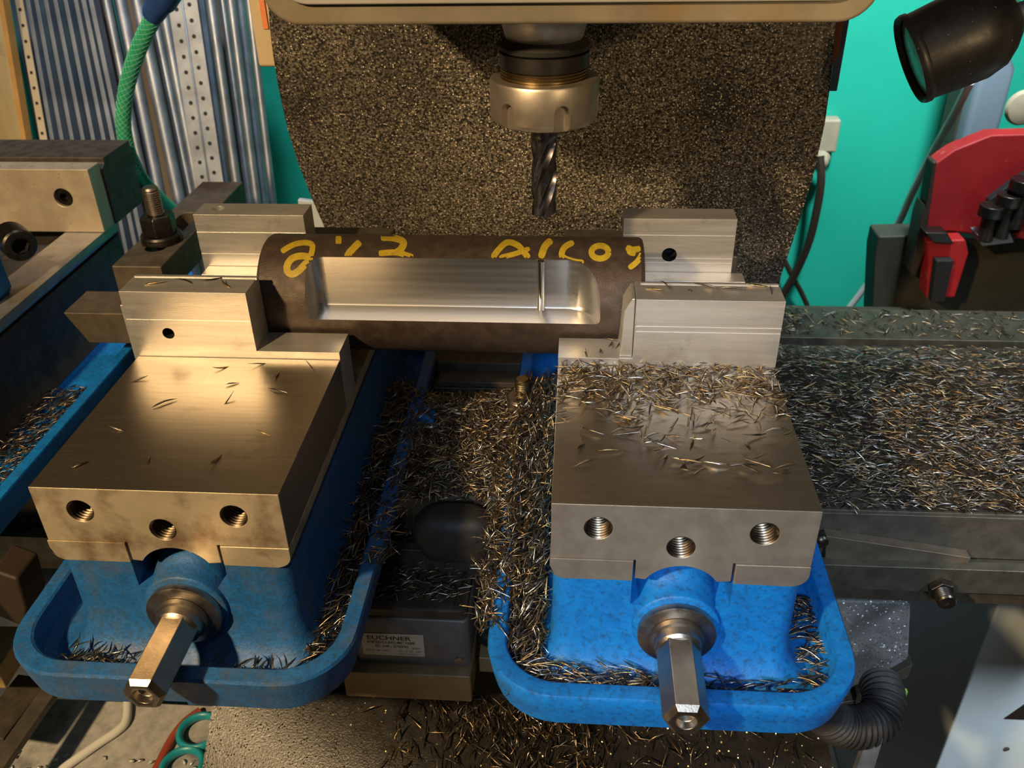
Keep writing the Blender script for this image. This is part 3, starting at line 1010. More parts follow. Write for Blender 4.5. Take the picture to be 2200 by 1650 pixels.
# black rubber boot lying at the table edge
bt = thing('rubber_boot', 'black two-lobed rubber boot in the chips in front of the table', 'boot', (-82, 148, -38))
b = B()
lps = []
for z, s in ((0, 0.80), (10, 0.96), (24, 1.0), (34, 0.95), (40, 0.82), (43, 0.55), (44, 0.2)):
    ring = []
    for i in range(48):
        a = 2 * PI * i / 48
        r = 1 - 0.17 * math.exp(-((math.sin(a) + 1) * 4) ** 2) - 0.1 * math.exp(-((a - PI / 2) * 2.2) ** 2)
        ring.append((34 * s * r * math.cos(a), 21 * s * r * math.sin(a), z))
    lps.append(ring)
b.loft(lps)
b.obj('boot_shell', 'black', bt, angle=60)

# table stop lever on the right
lv = thing('table_stop', 'slanted steel stop bar bolted to the table front on the right', 'stop bar', (270, 165, -40))
A = [U(a, c, y=158) for a, c in ((1775, 1152), (2086, 1199), (2052, 1262), (1990, 1266), (1770, 1248))]
B().prism([(q[0] - 270, q[2] + 40) for q in A], 'y', -7, 3).obj('stop_plate', 'brownsteel', lv, 0.6)
q = U(2012, 1246, y=158)
b = B()
b.lathe((q[0] - 270, -7.4, q[2] + 40), (0, -1, 0), [(0, 13.5), (2, 14), (3.5, 13.4), (3.6, 9)], 28)
b.obj('washer', 'blackox', lv)
b = B()
b.lathe((q[0] - 270, -11, q[2] + 40), (0, -1, 0), [(0, 10.4), (9, 10.8), (11, 9.6)], 6, tw=0.3)
b.obj('hex_nut', 'blackox', lv, 0.6)
b = B()
pr = []
for i in range(5):
    pr += [(11 + i * 1.8, 7.2), (11.7 + i * 1.8, 6.4), (12.3 + i * 1.8, 6.4)]
pr += [(20.5, 7.4), (22, 6.4), (22, 2.8), (20, 2.4)]
b.lathe((q[0] - 270, -11, q[2] + 40), (0, -1, 0), pr, 24)
b.obj('stud_end', 'blackox', lv)
q = U(1771, 1181, y=150)
bl = thing('ball_oiler', 'small round steel ball oiler beside the right vise', 'oiler', (q[0], 158, q[2]))
b = B()
b.lathe((0, 6, 0), (0, -1, 0), [(0, 7.5)] + [(1.5 + 7 * math.sin(a), max(0.05, 7 * math.cos(a))) for a in [PI / 2 * i / 10 for i in range(11)]], 28)
b.obj('ball_cap', 'blackox', bl)

# hose at the lower right
cor = thing('corrugated_hose', 'black corrugated hose curling under the grey casting at lower right', 'hose', (260, 120, -220))
P = [U(a, c, y=yy) for a, c, yy in ((1770, 1530, 60), (1800, 1556, 62), (1845, 1562, 66), (1885, 1545, 76), (1900, 1505, 90), (1890, 1465, 110))]
b = B()
b.tube([(q[0] - 260, q[1] - 120, q[2] + 220) for q in P], lambda t: 15.5 + 1.5 * math.sin(t * 22 * 2 * PI), 20, 30)
b.obj('hose_wall', 'black', cor)
b = B()
a_, b_ = U(1935, 1490, y=100), U(1905, 1495, y=100)
bt_ = tag(B().box(0, 9, 0, 4, 0, 8).obj('cable_tag', mat('lime_plastic', (0.2, 0.45, 0.03), None, 40, 0, 0.5), None, 0.4), 'tiny lime green tag beside the corrugated hose', 'tag')
bt_.location = [c * S for c in U(1922, 1500, y=100)]
a_, b_ = U(1878, 1580, y=60), U(1852, 1655, y=40)
sl = thing('support_strut', 'thin grey flat strut below the corrugated hose', 'strut', tuple(b_))
d = a_ - b_
B().hexa([(-7, -3, -40), (7, -3, -40), (7, 3, -40), (-7, 3, -40)], [(d[0] - 6, d[1] - 3, d[2]), (d[0] + 6, d[1] - 3, d[2]), (d[0] + 6, d[1] + 3, d[2]), (d[0] - 6, d[1] + 3, d[2])]).obj('strut_bar', 'galv', sl)
# white cabinet and dark cabinet at right
q = U(2110, 1480, y=330)
wc = thing('white_cabinet', 'pale blue-white cabinet standing at the lower right corner', 'cabinet', (q[0] - 18, 330, -900))
B().box(0, 420, 0, 300, 0, 900 - 120).obj('cabinet_body', 'panel_white', wc, 3)
q2 = U(2195, 1545, y=329.5)
B().prism([(q2[0] - q[0] - 2, q2[2] + 900), (q2[0] - q[0] + 60, q2[2] + 900), (q2[0] - q[0] + 60, q2[2] + 940), (q2[0] - q[0] + 18, q2[2] + 934)], 'y', -1.2, 0.4).obj('black_mark', 'ink', wc)
q3 = U(2163, 1610, y=329)
B().lathe((q3[0] - q[0] + 18, -1.5, q3[2] + 900), (0, 1, 0), [(0, 2), (0.4, 3.4), (1.6, 3.6)], 18).obj('cover_screw', 'cast', wc)
dc = thing('dark_cabinet', 'dark olive cabinet in the shade behind the white one', 'cabinet', (270, 660, -900))
B().box(-20, 280, 0, 190, 0, 740).obj('cabinet_body', 'olive', dc, 3)

# ------------------------------------------------------------------ clamps between the vises
sc_ = thing('strap_clamp', 'long steel strap clamp with stud between the left vises', 'clamp', (-404, 470, 90))
B().box(-24.5, 24, -120, 118, 0, 32).obj('strap_bar', 'dark', sc_, 1.2)
sc_.children[0].data.materials[0] = M['brownsteel']
cut(sc_.children[0], [B().loft([rrect(-10, 10, -85, 20, 9.9, -5), rrect(-10, 10, -85, 20, 9.9, 45)])])
ny = -58
b = B()
b.lathe((0, ny, 32.2), (0, 0, 1), [(0, 19.5), (0.6, 20.2), (4.4, 20.2), (5, 19.6)], 40)
b.obj('washer', 'blackox', sc_)
b = B()
b.lathe((0, ny, 37.5), (0, 0, 1), [(0, 20), (1, 20.4), (3, 19)], 40)
b.obj('flange', 'blackox', sc_)
b = B()
b.lathe((0, ny, 40.5), (0, 0, 1), [(0, 17), (17, 17.3), (20, 15.2)], 6, tw=0.35)
b.obj('hex_nut', 'blackox', sc_, 0.8)
pr = [(-80, 7.5)]
for i in range(18):
    pr += [(18 + i * 2.2, 8.2), (18.9 + i * 2.2, 7.2), (19.5 + i * 2.2, 7.2)]
pr += [(58, 8.0), (60, 6.6)]
b = B()
b.lathe((0, ny, 28), (0, 0, 1), pr, 28)
b.obj('threaded_stud', 'screw', sc_)
ps = thing('steel_parallel', 'square steel bar end beside the left vise under the strap clamp', 'bar', (-430, 355, 46))
b = B()
b.hexa([(-34, -20, 0), (92, -20, 0), (92, 24, 0), (-34, 24, 0)], [(-50, -22, 34), (92, -22, 34), (92, 26, 34), (-50, 26, 34)])
b.obj('bar_block', 'brownsteel', ps, 1)
sb = thing('step_block', 'dark serrated step block below the square bar end', 'clamp block', (-392, 350, 1))
poly = [(-26, 0), (30, 0), (30, 44)]
for i in range(9):
    poly += [(26 - i * 4, 44 - i * 3.6), (26 - i * 4, 40.4 - i * 3.6)]
poly += [(-26, 10)]
B().prism(poly, 'y', -18, 18).obj('serrated_block', 'blackox', sb, 0.3, 1)
# right-hand clamp between the vises
st2 = thing('clamp_stud', 'threaded clamp stud with round nut half buried in chips', 'stud', (-33, 262, 8))
pr = [(0, 6.5)]
for i in range(22):
    pr += [(4 + i * 2.1, 6.9), (4.9 + i * 2.1, 6.0), (5.5 + i * 2.1, 6.0)]
pr += [(52, 6.4), (53, 5.2)]
b = B()
b.lathe((0, 0, 0), (0, 0, 1), pr, 24)
b.obj('threaded_stud', 'brassy', st2)
B().lathe((0, -2, 12), (0, 0, 1), [(0, 13), (1, 14), (22, 14), (24, 12.5), (24, 7)], 32).obj('round_nut', 'screw', st2)
B().lathe((-1, -40, 6), (0, 0, 1), [(0, 14), (20, 14), (21, 12.5)], 32).obj('clamp_foot', 'screw', st2)
sc2 = thing('toe_clamp', 'dark flat clamp plate lying across the table between the vises', 'clamp', (-82, 386, 1))
B().box(-52, 46, -22, 40, 0, 14).obj('clamp_plate', 'dark', sc2, 1)
B().box(-40, 40, -46, -24, 0, 6).obj('clamp_lip', 'dark', sc2, 0.8)
bp_ = thing('table_key', 'small blue painted lug showing through the chips', 'lug', (-128, 262, 1))
B().prism([(-12, 0), (14, 0), (16, 18), (2, 30), (-10, 22)], 'y', -9, 9).obj('lug_block', 'blue', bp_, 2)

# ------------------------------------------------------------------ lamp at the upper right
LA = U(1957, 130, d=690)
_v = (LA - CAM) / np.linalg.norm(LA - CAM)
_w = U(2178, 36, d=690) - LA
_w = _w - _v * _w.dot(_v)
LB = LA + _w + _v * np.linalg.norm(_w) * 0.20
ld = Vector(LB - LA)
ll = ld.length
lp_ = thing('machine_lamp', 'black bell-shaped work lamp with green lens at the top right', 'lamp', tuple(LA))
b = B()
R0 = 34.5
b.lathe((0, 0, 0), ld, [(3, 30.5), (0, 32.5), (-1, R0 - 0.5), (1.5, R0 + 0.6), (5, R0 + 0.6), (6.5, R0 - 0.8), (ll * 0.35, R0 + 0.4), (ll * 0.6, R0 + 0.8), (ll * 0.78, R0 - 3),
                        (ll * 0.9, R0 - 11), (ll * 0.98, R0 - 19), (ll, R0 - 24)], 64, (False, True))
b.obj('lamp_shade', 'lamp_black', lp_, angle=45)
b = B()
b.lathe((0, 0, 0), ld, [(2.2, 0.2), (2.6, 20), (4.5, 31)], 48, (True, False))
b.obj('lamp_lens', 'lens', lp_)
dn = ld.normalized()
b = B()
e0 = Vector((0, 0, 0)) + ld * 0.98
b.tube([e0, e0 + dn * 25 + Vector((4, 0, 4)), e0 + dn * 60 + Vector((30, 40, 30)), e0 + dn * 90 + Vector((90, 160, 90)), e0 + Vector((260, 420, 160))], 9, 16, 6)
b.obj('lamp_arm', 'greyblue', lp_)
# ------------------------------------------------------------------ wall socket, cords
YW = 1249.0
a_ = U(1783, 290, y=YW - 20)
so = thing('wall_socket', 'cream wall socket with plug on the turquoise wall', 'socket', (a_[0], 1249, a_[2]))
B().box(-22, 14, -30, -1, -30, 30).obj('socket_box', 'cream', so, 5, 3)
b = B()
b.lathe((-12, -36, -34), (-0.25, -0.55, -0.35), [(0, 15), (18, 15), (24, 10)], 24)
b.obj('plug', 'cream', so)
P = [U(a, c, y=yy) for a, c, yy in ((1762, 335, 1195), (1764, 390, 1185), (1755, 450, 1185), (1738, 520, 1190), (1715, 575, 1200), (1690, 620, 1210), (1660, 670, 1220))]
tag(B().tube([tuple(q) for q in P], 7.5, 10, 6).obj('power_cord', 'brown_cord'), 'dark brown cord hanging from the wall plug', 'cord')
P = [U(a, c, y=yy) for a, c, yy in ((1670, 520, 1225), (1695, 580, 1215), (1720, 625, 1222), (1745, 680, 1225))]
tag(B().tube([tuple(q) for q in P], 5, 10, 6).obj('power_cord', 'brown_cord'), 'thin brown cord crossing behind the thicker plug cord', 'cord')
P = [U(a, c, y=yy) for a, c, yy in ((2085, 175, 900), (2050, 245, 940), (2005, 325, 1000), (1962, 410, 1050), (1930, 480, 1090), (1898, 530, 1130), (1870, 600, 1160), (1810, 680, 1190))]
tag(B().tube([tuple(q) for q in P], 6.2, 10, 6).obj('white_cable', 'white_plastic'), 'white cable hanging down the turquoise wall below the lamp', 'cable')

# ------------------------------------------------------------------ red bandsaw and bench at the right
YR = 860.0


def px(P, y, o=(0, 0, 0)):
    return [(q[0] - o[0], q[2] - o[2]) for q in [U(a, c, y=y) for a, c in P]]


bn = thing('machine_stand', 'dark olive machine stand behind the table at right', 'stand', (640, 900, -900))
B().prism([(x - 640, z + 900) for x, z in px([(1888, 508), (1960, 506), (2030, 512), (2300, 512), (2300, 760), (1868, 760), (1880, 545)], 880)], 'y', -20, 30).obj('stand_casting', 'olive', bn, 3)
B().box(-100, 260, -10, 180, 0, 640).obj('stand_base', 'olive', bn, 3)
rm = thing('red_saw', 'red painted metal saw with angular guard at the right edge', 'saw', (640, 840, -150))
O = (640, 840, -150)
B().prism(px([(2008, 352), (2050, 322), (2130, 290), (2330, 284), (2330, 500), (2140, 520), (2092, 505), (2050, 498), (1980, 494)], 840, O), 'y', 0, 30).obj('saw_guard', 'red', rm, 3)
B().prism(px([(1984, 470), (2004, 350), (2014, 346), (1992, 500)], 838, O), 'y', -2, 26).obj('guard_edge', 'brown', rm, 2)
B().prism(px([(1978, 470), (1988, 440), (1996, 520), (1966, 600), (1955, 585)], 832, O), 'y', -8, 30).obj('pivot_bracket', 'brown', rm, 2)
B().prism(px([(1992, 518), (2075, 515), (2082, 545), (2052, 640), (1990, 642), (1995, 560)], 815, O), 'y', -25, 10).obj('clamp_arm', 'red', rm, 3)
B().prism(px([(1988, 500), (2035, 500), (2050, 525), (2005, 522)], 806, O), 'y', -34, -8).obj('arm_knob', 'blackox', rm, 2)
B().prism(px([(2012, 560), (2050, 560), (2030, 650), (2000, 650)], 800, O), 'y', -40, -24).obj('arm_slot', 'void', rm, 2)
b = B()
for u, v, du, dv, r in ((2130, 455, -16, 62, 10), (2168, 432, -20, 78, 10), (2200, 400, -24, 90, 11)):
    p0, p1 = U(u, v, y=812), U(u + du, v + dv, y=806)
    b.cyl(tuple(p0 - O), tuple(p1 - O), r, 20)
    b.cyl(tuple(p0 - O + (0, 0, -6)), tuple(p0 - O + (0, 0, 10)), r * 1.7, 20)
b.obj('blade_guide', 'blackox', rm, 1)
B().prism(px([(2100, 505), (2170, 500), (2180, 522), (2110, 530)], 806, O), 'y', -34, -4).obj('guide_plate', 'greyblue', rm, 2)
B().prism(px([(2126, 430), (2172, 395), (2210, 370), (2300, 380), (2300, 520), (2110, 506)], 826, O), 'y', -14, -0.5).obj('guide_housing', 'void', rm, 2)
B().prism(px([(2186, 512), (2196, 470), (2240, 460), (2240, 522)], 810, O), 'y', -30, -14).obj('red_lever', 'red', rm, 2)
sv = thing('saw_vise', 'worn grey saw vise strewn with chips behind the table at right', 'saw vise', (700, 760, -240))
O = (700, 760, -240)
pA = [U(a, c, z=-190) for a, c in ((2075, 612), (2082, 575), (2300, 575), (2300, 720), (2130, 668))]
b = B()
b.hexa([(q[0] - 700, q[1] - 760, -10) for q in pA], [(q[0] - 700, q[1] - 760, 50) for q in pA])
b.obj('vise_block', 'casting', sv, 2)
p0, p1 = U(2075, 612, z=-189), U(2130, 668, z=-189)
b = B()
b.hexa([(p0[0] - 704, p0[1] - 764, -10), (p1[0] - 704, p1[1] - 764, -10), (p1[0] - 708, p1[1] - 768, -10), (p0[0] - 708, p0[1] - 768, -10)],
       [(p0[0] - 702, p0[1] - 762, 48), (p1[0] - 702, p1[1] - 762, 48), (p1[0] - 706, p1[1] - 766, 48), (p0[0] - 706, p0[1] - 766, 48)])
b.obj('jaw_face', mat('ochre_edge', (0.14, 0.12, 0.03), None, 30, 0, 0.6), sv)
# posts behind the lamp
pst = thing('drill_column', 'dark post standing behind the work lamp', 'post', tuple(U(2075, 300, y=1050)))
a_ = U(2050, 300, y=1050)
w0 = U(2110, 300, y=1050)[0] - a_[0]
B().box(-w0 / 2, w0 / 2, 0, 60, -500, 260).obj('post_body', 'dark', pst, 3)
gp = thing('green_frame', 'dark green machine frame standing against the wall at top right', 'frame', tuple(U(2040, 400, y=1150)))
gw = U(2060, 400, y=1150)[0] - U(2020, 400, y=1150)[0]
B().prism([(-gw * 0.6, -400), (gw * 0.4, -400), (gw * 1.2, 330), (gw * 0.2, 330)], 'y', 0, 40).obj('frame_leg', 'greenglass', gp, 2)
B().prism([(gw * 2.4, -120), (gw * 2.9, -120), (gw * 4.0, 330), (gw * 3.3, 330)], 'y', -60, -20).obj('frame_brace', 'greenglass', gp, 2)
B().prism([(gw * 1.7, -120), (gw * 2.0, -120), (gw * 3.0, 330), (gw * 2.6, 330)], 'y', -90, -70).obj('frame_rod', 'greenglass', gp, 2)
B().box(gw * 1.5, gw * 6, -150, -40, -180, -110).obj('frame_shelf', 'olive', gp, 2)
gb = thing('grey_bottle', 'grey-blue container behind the lamp between the green frame bars', 'container', tuple(U(2130, 210, y=1020)))
B().loft([rrect(-26, 26, 0, 50, 10, -90), rrect(-26, 26, 0, 50, 10, 40), rrect(-12, 12, 14, 36, 8, 70), rrect(-12, 12, 14, 36, 8, 110)]).obj('container_body', 'greyblue', gb)
hk = thing('cream_knob', 'round cream knob at the right edge below the lamp', 'knob', tuple(U(2205, 235, y=900)))
B().lathe((0, 20, 0), (0, -1, 0), [(0, 15), (4, 22), (10, 25), (16, 22), (19, 12)], 32).obj('knob_cap', 'cream', hk)

# ------------------------------------------------------------------ metal stock leaning at the upper left
YB = 980.0


def leaning(name, label, top, bot, wpx, thick, m, cat, group=None, tubey=False, y=YB, holes=0, fold=False):
    """a length of stock seen from (top px, v=0) to (bot px, v=470), leaning back to the wall; wpx = (top width, bottom width) in px"""
    yt, yb = y + 70, y - 60
    t0, b0 = U(top, -60, y=yt), U(bot + (bot - top) * 0.34, 640, y=yb)
    tw = wpx[0] / FPX * (yt + 400) * 1.0 / 2
    bw = tw
    root = thing(name, label, cat, tuple(b0), group)
    d = Vector(t0 - b0)
    b = B()
    if tubey:
        b.cyl((0, 0, 0), tuple(d), tw, 20)
        b.obj('tube_wall', m, root)
    else:
        dx = Vector((1, 0, 0))
        nrm = d.cross(dx).normalized() * thick
        if nrm.y < 0:
            nrm = -nrm
        q = [Vector((-tw, 0, 0)), Vector((tw, 0, 0)), Vector((tw, 0, 0)) + nrm, Vector((-tw, 0, 0)) + nrm]
        b.hexa([tuple(v) for v in q], [tuple(v + d) for v in q])
        if fold:
            b.hexa([tuple(v * 0.02 + Vector((0, -1.5, 0))) for v in q[:2]] + [tuple(Vector((0, 0, 0)) + Vector((2, 0, 0))), (-2, 0, 0)],
                   [tuple(v * 0.02 + d + Vector((0, -1.5, 0))) for v in q[:2]] + [tuple(d + Vector((2, 0, 0))), tuple(d + Vector((-2, 0, 0)))])
        b.obj('flat_strip', m, root, 0.8, 1)
        if holes:
            hb = []
            rowsx = (-0.45, 0.45) if fold else (0.0,)
            nh = 22
            k = B()
            for i in range(nh):
                for s in rowsx:
                    c = d * ((i + 0.7 + (0.3 if s > 0 else 0)) / nh) + Vector((s * tw, 0, 0)) - nrm.normalized() * 0.4
                    n2 = nrm.normalized()
                    u2 = Vector((1, 0, 0))
                    v2_ = n2.cross(u2)
                    ring = [c + (u2 * math.cos(2 * PI * j / 12) + v2_ * math.sin(2 * PI * j / 12)) * holes for j in range(12)]
                    k.hexa([tuple(r_) for r_ in ring], [tuple(r_ + n2 * 1.2) for r_ in ring])
            h = k.obj('punched_holes', 'void', root)
            h['kind'] = 'stuff'
    return root


wb = thing('wooden_board', 'pale wooden board with orange edge at the far left of the leaning stock', 'board', tuple(U(40, 640, y=930)))
t0, b0 = U(-4, -60, y=1000), U(112, 640, y=930)
d = Vector(t0 - b0)
o_ = Vector(b0 - U(40, 640, y=930))
Q = [Vector((-170, 0, 0)), Vector((-8, 0, 0)), Vector((-8, 18, 0)), Vector((-170, 18, 0))]
B().hexa([tuple(o_ + v) for v in Q], [tuple(o_ + v + d) for v in Q]).obj('board_face', 'wood', wb, 1)
Q = [Vector((-8, 0, 0)), Vector((0, 0, 0)), Vector((0, 18, 0)), Vector((-8, 18, 0))]
B().hexa([tuple(o_ + v) for v in Q], [tuple(o_ + v + d) for v in Q]).obj('board_edge', 'wood_edge', wb)
leaning('perforated_strip', 'narrow perforated strip with one row of holes beside the wooden board', 29, 122, (17, 17), 2, 'beige', 'strip', holes=2.6)
GS = 'flat steel bars leaning on the wall'
for i, (tx, bx) in enumerate(((48, 140), (66, 162), (86, 185), (106, 210), (128, 232), (150, 255))):
    leaning('flat_bar', ['leftmost', 'second', 'third', 'fourth', 'fifth', 'sixth'][i] + ' thin flat bar right of the perforated strip', tx, bx, (9, 9), 26, 'bluish', 'flat bar', GS, y=YB + 6 * (i % 2))
leaning('back_sheet', 'wide dark blue-grey sheet behind the thin flat bars', 100, 200, (180, 180), 3, 'bluish', 'sheet', y=1080)
leaning('flat_bar', 'thin flat bar with chewed paint left of the round tubes', 166, 276, (10, 10), 20, 'bluish', 'flat bar', GS)
leaning('flat_bar', 'last thin flat bar before the dark gap and the tubes', 182, 292, (10, 10), 20, 'bluish', 'flat bar', GS)
leaning('dark_filler', 'dark brown plank in the gap between flat bars and tubes', 205, 318, (34, 34), 10, 'brown', 'filler', y=1040)  # dark strip put in where only a dark gap lies between the stock
GT = 'round tubes leaning on the wall'
for i, (tx, bx, w) in enumerate(((216, 325, 17), (246, 352, 26), (282, 392, 26), (312, 420, 18), (336, 436, 22))):
    leaning('steel_tube', ['leftmost', 'second', 'third', 'fourth', 'rightmost'][i] + ' of the round galvanised tubes leaning behind the green hose', tx, bx, (w, w), 3, 'galv', 'tube', GT, True, y=YB + 26 * (i % 2))
leaning('slotted_angle', 'wide perforated steel strip with two rows of holes right of the hose', 382, 460, (62, 62), 2.5, 'galv', 'strip', holes=3.2, fold=True, y=YB - 22)
leaning('flat_bar', 'dark blue flat bar right beside the wide perforated strip', 422, 492, (14, 14), 8, 'bluish', 'flat bar', GS)
for i, (tx, bx, w) in enumerate(((444, 518, 20), (470, 540, 14), (488, 556, 18), (508, 572, 18), (528, 590, 16))):
    leaning('steel_tube', ['leftmost', 'second', 'third', 'fourth', 'last'][i] + ' of the bright tubes between the wide strip and the mill head', tx, bx, (w, w), 3, 'galv', 'tube', GT, True, y=YB + 26 * (i % 2))

leaning('back_sheet', 'added dark sheet darkening the gaps behind the round tubes and the wide perforated strip', 372, 472, (250, 250), 3, 'dark_boards', 'sheet', y=1085)  # backing added to make the gaps between the tubes look dark

# green air hose with blue nozzle
hs = thing('air_hose', 'green braided air hose hanging in front of the leaning stock', 'hose', tuple(U(270, 330, y=620)))
O = U(270, 330, y=620)
HP = [U(a, c, y=yy) for a, c, yy in ((345, 10, 560), (318, 60, 575), (292, 120, 590), (272, 190, 605), (265, 260, 615), (274, 320, 620), (296, 372, 620), (330, 415, 625), (370, 452, 630), (420, 490, 640))]
b = B()
b.tube([tuple(q - O) for q in HP], lambda t: 8.6, 24, 8)
b.obj('hose_wall', 'hose', hs)
b = B()
PP = smooth([Vector(q - O) for q in HP[:7]], 10)
for s in (1, -1):
    for k in range(8):
        pts = []
        for i, q in enumerate(PP):
            t = (PP[min(i + 1, len(PP) - 1)] - PP[max(i - 1, 0)]).normalized()
            a = t.cross(Vector((0.13, 0.31, 0.94))).normalized()
            c = a.cross(t)
            an = s * i * 0.42 + 2 * PI * k / 8
            pts.append(q + (a * math.cos(an) + c * math.sin(an)) * 8.5)
        b.tube(pts, 0.45, 4, 1)
h = b.obj('hose_braid', 'braid', hs)
h['kind'] = 'stuff'
b = B()
a_, b_ = U(330, 28, y=566) - O, U(372, -40, y=545) - O
b.lathe(tuple(a_), tuple(b_ - a_), [(-4, 10.5), (0, 11.5), (16, 12.5), (24, 15), (60, 15)], 28)
b.obj('nozzle_grip', 'nozzle', hs)

# ------------------------------------------------------------------ lower left: tray, clutter
tr = thing('chip_tray', 'grey painted tray full of bright chips at the lower left corner', 'tray', (-300, -20, -330))
p0, p1 = U(-200, 1500, z=-300), U(470, 1700, z=-300)
B().box(-520, 190, -260, 205, 0, 30).obj('tray_floor', 'tray', tr, 1)
ck = B()
for i in range(6):
    pass
P = [U(a, c, z=-296) for a, c in ((275, 1500), (272, 1545), (255, 1568), (215, 1595), (165, 1630), (110, 1670))]
tag(B().tube([tuple(q) for q in P], 4.5, 12, 6).obj('white_cable', 'white_plastic'), 'white cable lying across the chip tray at lower left', 'cable')
P = [U(a, c, z=-296) for a, c in ((430, 1528), (400, 1550), (375, 1580), (355, 1615), (330, 1665))]
tag(B().tube([tuple(q) for q in P], 4.5, 12, 6).obj('coiled_lead', 'red_cord'), 'red-brown cord lying across the chip tray', 'lead')
for i, (u, v, lab) in enumerate(((428, 1572, 'upper teal plastic ring half under the front rubber apron'), (392, 1648, 'lower teal plastic ring at the bottom edge beside the front apron'))):
    o = U(u, v, z=-294)
    b = B()
    lps = []
    for j in range(40):
        a = 2 * PI * j / 40
        c = Vector((o[0] + 19 * math.cos(a), o[1] + 19 * math.sin(a), o[2]))
        e = Vector((math.cos(a), math.sin(a), 0))
        lps.append([c + e * (3.6 * math.cos(2 * PI * k / 12)) + Vector((0, 0, 5 * math.sin(2 * PI * k / 12))) for k in range(12)])
    b.loft(lps, closed=True)
    tag(b.obj('plastic_ring', 'teal'), lab, 'ring', 'teal rings on the tray')


def stick(name, label, cat, A, Bp, w, h, m, group=None):
    """square bar between two points"""
    A, Bp = Vector(A), Vector(Bp)
    d = Bp - A
    s = d.cross(Vector((0, 0, 1))).normalized() * w / 2
    u = s.cross(d).normalized() * h
    if u.z < 0:
        u = -u
    b = B()
    q = [-s, s, s + u, -s + u]
    b.hexa([tuple(v) for v in q], [tuple(v + d) for v in q])
    o = b.obj(name, m, None, 1)
    o.location = A * S
    return tag(o, label, cat, group)


stick('frame_rail', 'pale flat rail running diagonally at the lower left corner', 'rail', U(-20, 1680, z=-240), U(112, 1490, z=-240), 17, 8, 'cast')
stick('dark_rail', 'dark square rail beside the pale one at lower left', 'rail', U(-20, 1600, z=-245), U(80, 1470, z=-245), 34, 12, 'dark')
stick('wood_block', 'pale wooden block at the left edge beside the left vise trough', 'block', U(-25, 1478, z=-200), U(36, 1385, z=-200), 34, 26, 'wood')
q = U(75, 1262, z=-150)
wbx = thing('white_box', 'small white box with a slot behind the left vise', 'box', tuple(q))
B().box(-26, 30, -10, 40, -30, 14).obj('box_body', 'panel_white', wbx, 4, 3)
B().box(-16, 4, -10.6, -9, -8, -5).obj('box_slot', 'void', wbx)
P = [U(a, c, y=60) for a, c in ((-20, 1225), (38, 1245), (58, 1310), (50, 1350), (-20, 1320))]
br = tag(B().prism([(x[0], x[2]) for x in P], 'y', 60, 90).obj('rusty_bracket', 'brown', None, 3), 'dark rusty bracket at the left edge below the table', 'bracket')


# ------------------------------------------------------------------ chips
def chips(name, pts, mats=('chip_a', 'chip_b', 'chip_c'), weights=(0.5, 0.3, 0.2), length=(8, 15), width=(1.0, 1.9), yaw=None, pitch=0.22, parent=None, base=None, seed=1):
    """one mesh of slim curved cutter chips; pts = Nx3 mm"""
    g = np.random.default_rng(seed)
    pts = np.asarray(pts, float)
    n = len(pts)
    st = np.linspace(-1, 1, 5)
    wp = np.array([0.15, 0.85, 1.0, 0.8, 0.2])
    Ls = g.uniform(*length, n)
    Ws = g.uniform(*width, n)
    ya = g.uniform(0, 2 * PI, n) if yaw is None else yaw + g.normal(0, 0.6, n) + PI * g.integers(0, 2, n)
    pi_ = g.normal(0, pitch, n)
    cu = g.normal(0, 0.055, n)
    ar = g.uniform(-0.03, 0.08, n)
    ro = g.uniform(0, 2 * PI, n)
    dx = np.stack([np.cos(ya) * np.cos(pi_), np.sin(ya) * np.cos(pi_), np.sin(pi_)], 1)
    sd_ = np.stack([-np.sin(ya), np.cos(ya), np.zeros(n)], 1)
    up = np.cross(dx, sd_)
    V = np.zeros((n, 5, 3, 3))
    for j in range(5):
        c = pts + dx * (Ls / 2 * st[j])[:, None] + sd_ * (cu * Ls * (st[j] ** 2 - 0.4))[:, None] + up * (-ar * Ls * (st[j] ** 2 - 1))[:, None]
        for k, (a, h) in enumerate(((0, 1.0), (2.3, 0.9), (4.2, 0.7))):
            th = a + ro + st[j] * 0.8
            V[:, j, k] = c + sd_ * (np.cos(th) * Ws * wp[j] * 0.62 * h)[:, None] + up * (np.sin(th) * Ws * wp[j] * 0.42 * h)[:, None]
    V = V.reshape(-1, 3)
    q = []
    for j in range(4):
        for k in range(3):
            q.append((j * 3 + k, j * 3 + (k + 1) % 3, (j + 1) * 3 + (k + 1) % 3, (j + 1) * 3 + k))
    q = np.array(q)
    F = (q[None] + (np.arange(n) * 15)[:, None, None]).reshape(-1, 4)
    mi = np.repeat(g.choice(len(mats), n, p=np.array(weights) / sum(weights)), 12)
    vl, fl_, ml = V.tolist(), F.tolist(), mi.tolist()
    if base is not None:
        o = len(vl)
        vl += [list(p_) for p_ in base.v]
        fl_ += [[i + o for i in f_] for f_ in base.f]
        ml += [len(mats)] * len(base.f)
        mats = tuple(mats) + ('swarf',)
    me = bpy.data.meshes.new(name)
    me.from_pydata([(x * S, y * S, z * S) for x, y, z in vl], [], fl_)
    for m in mats:
        me.materials.append(M[m])
    me.polygons.foreach_set('material_index', ml)
    me.polygons.foreach_set('use_smooth', [True] * len(me.polygons))
    o = bpy.data.objects.new(name, me)
    COL.objects.link(o)
    if parent:
        o.parent = parent
    return o


def area(n, x0, x1, y0, y1, zf, seed, thick=4.0, clump=0.0):
    g = np.random.default_rng(seed)
    x = g.uniform(x0, x1, n)
    y = g.uniform(y0, y1, n)
    z = np.array([zf(a, c) for a, c in zip(x, y)]) + 0.5 + g.uniform(0, 1, n) ** 1.5 * thick
    return np.stack([x, y, z], 1)


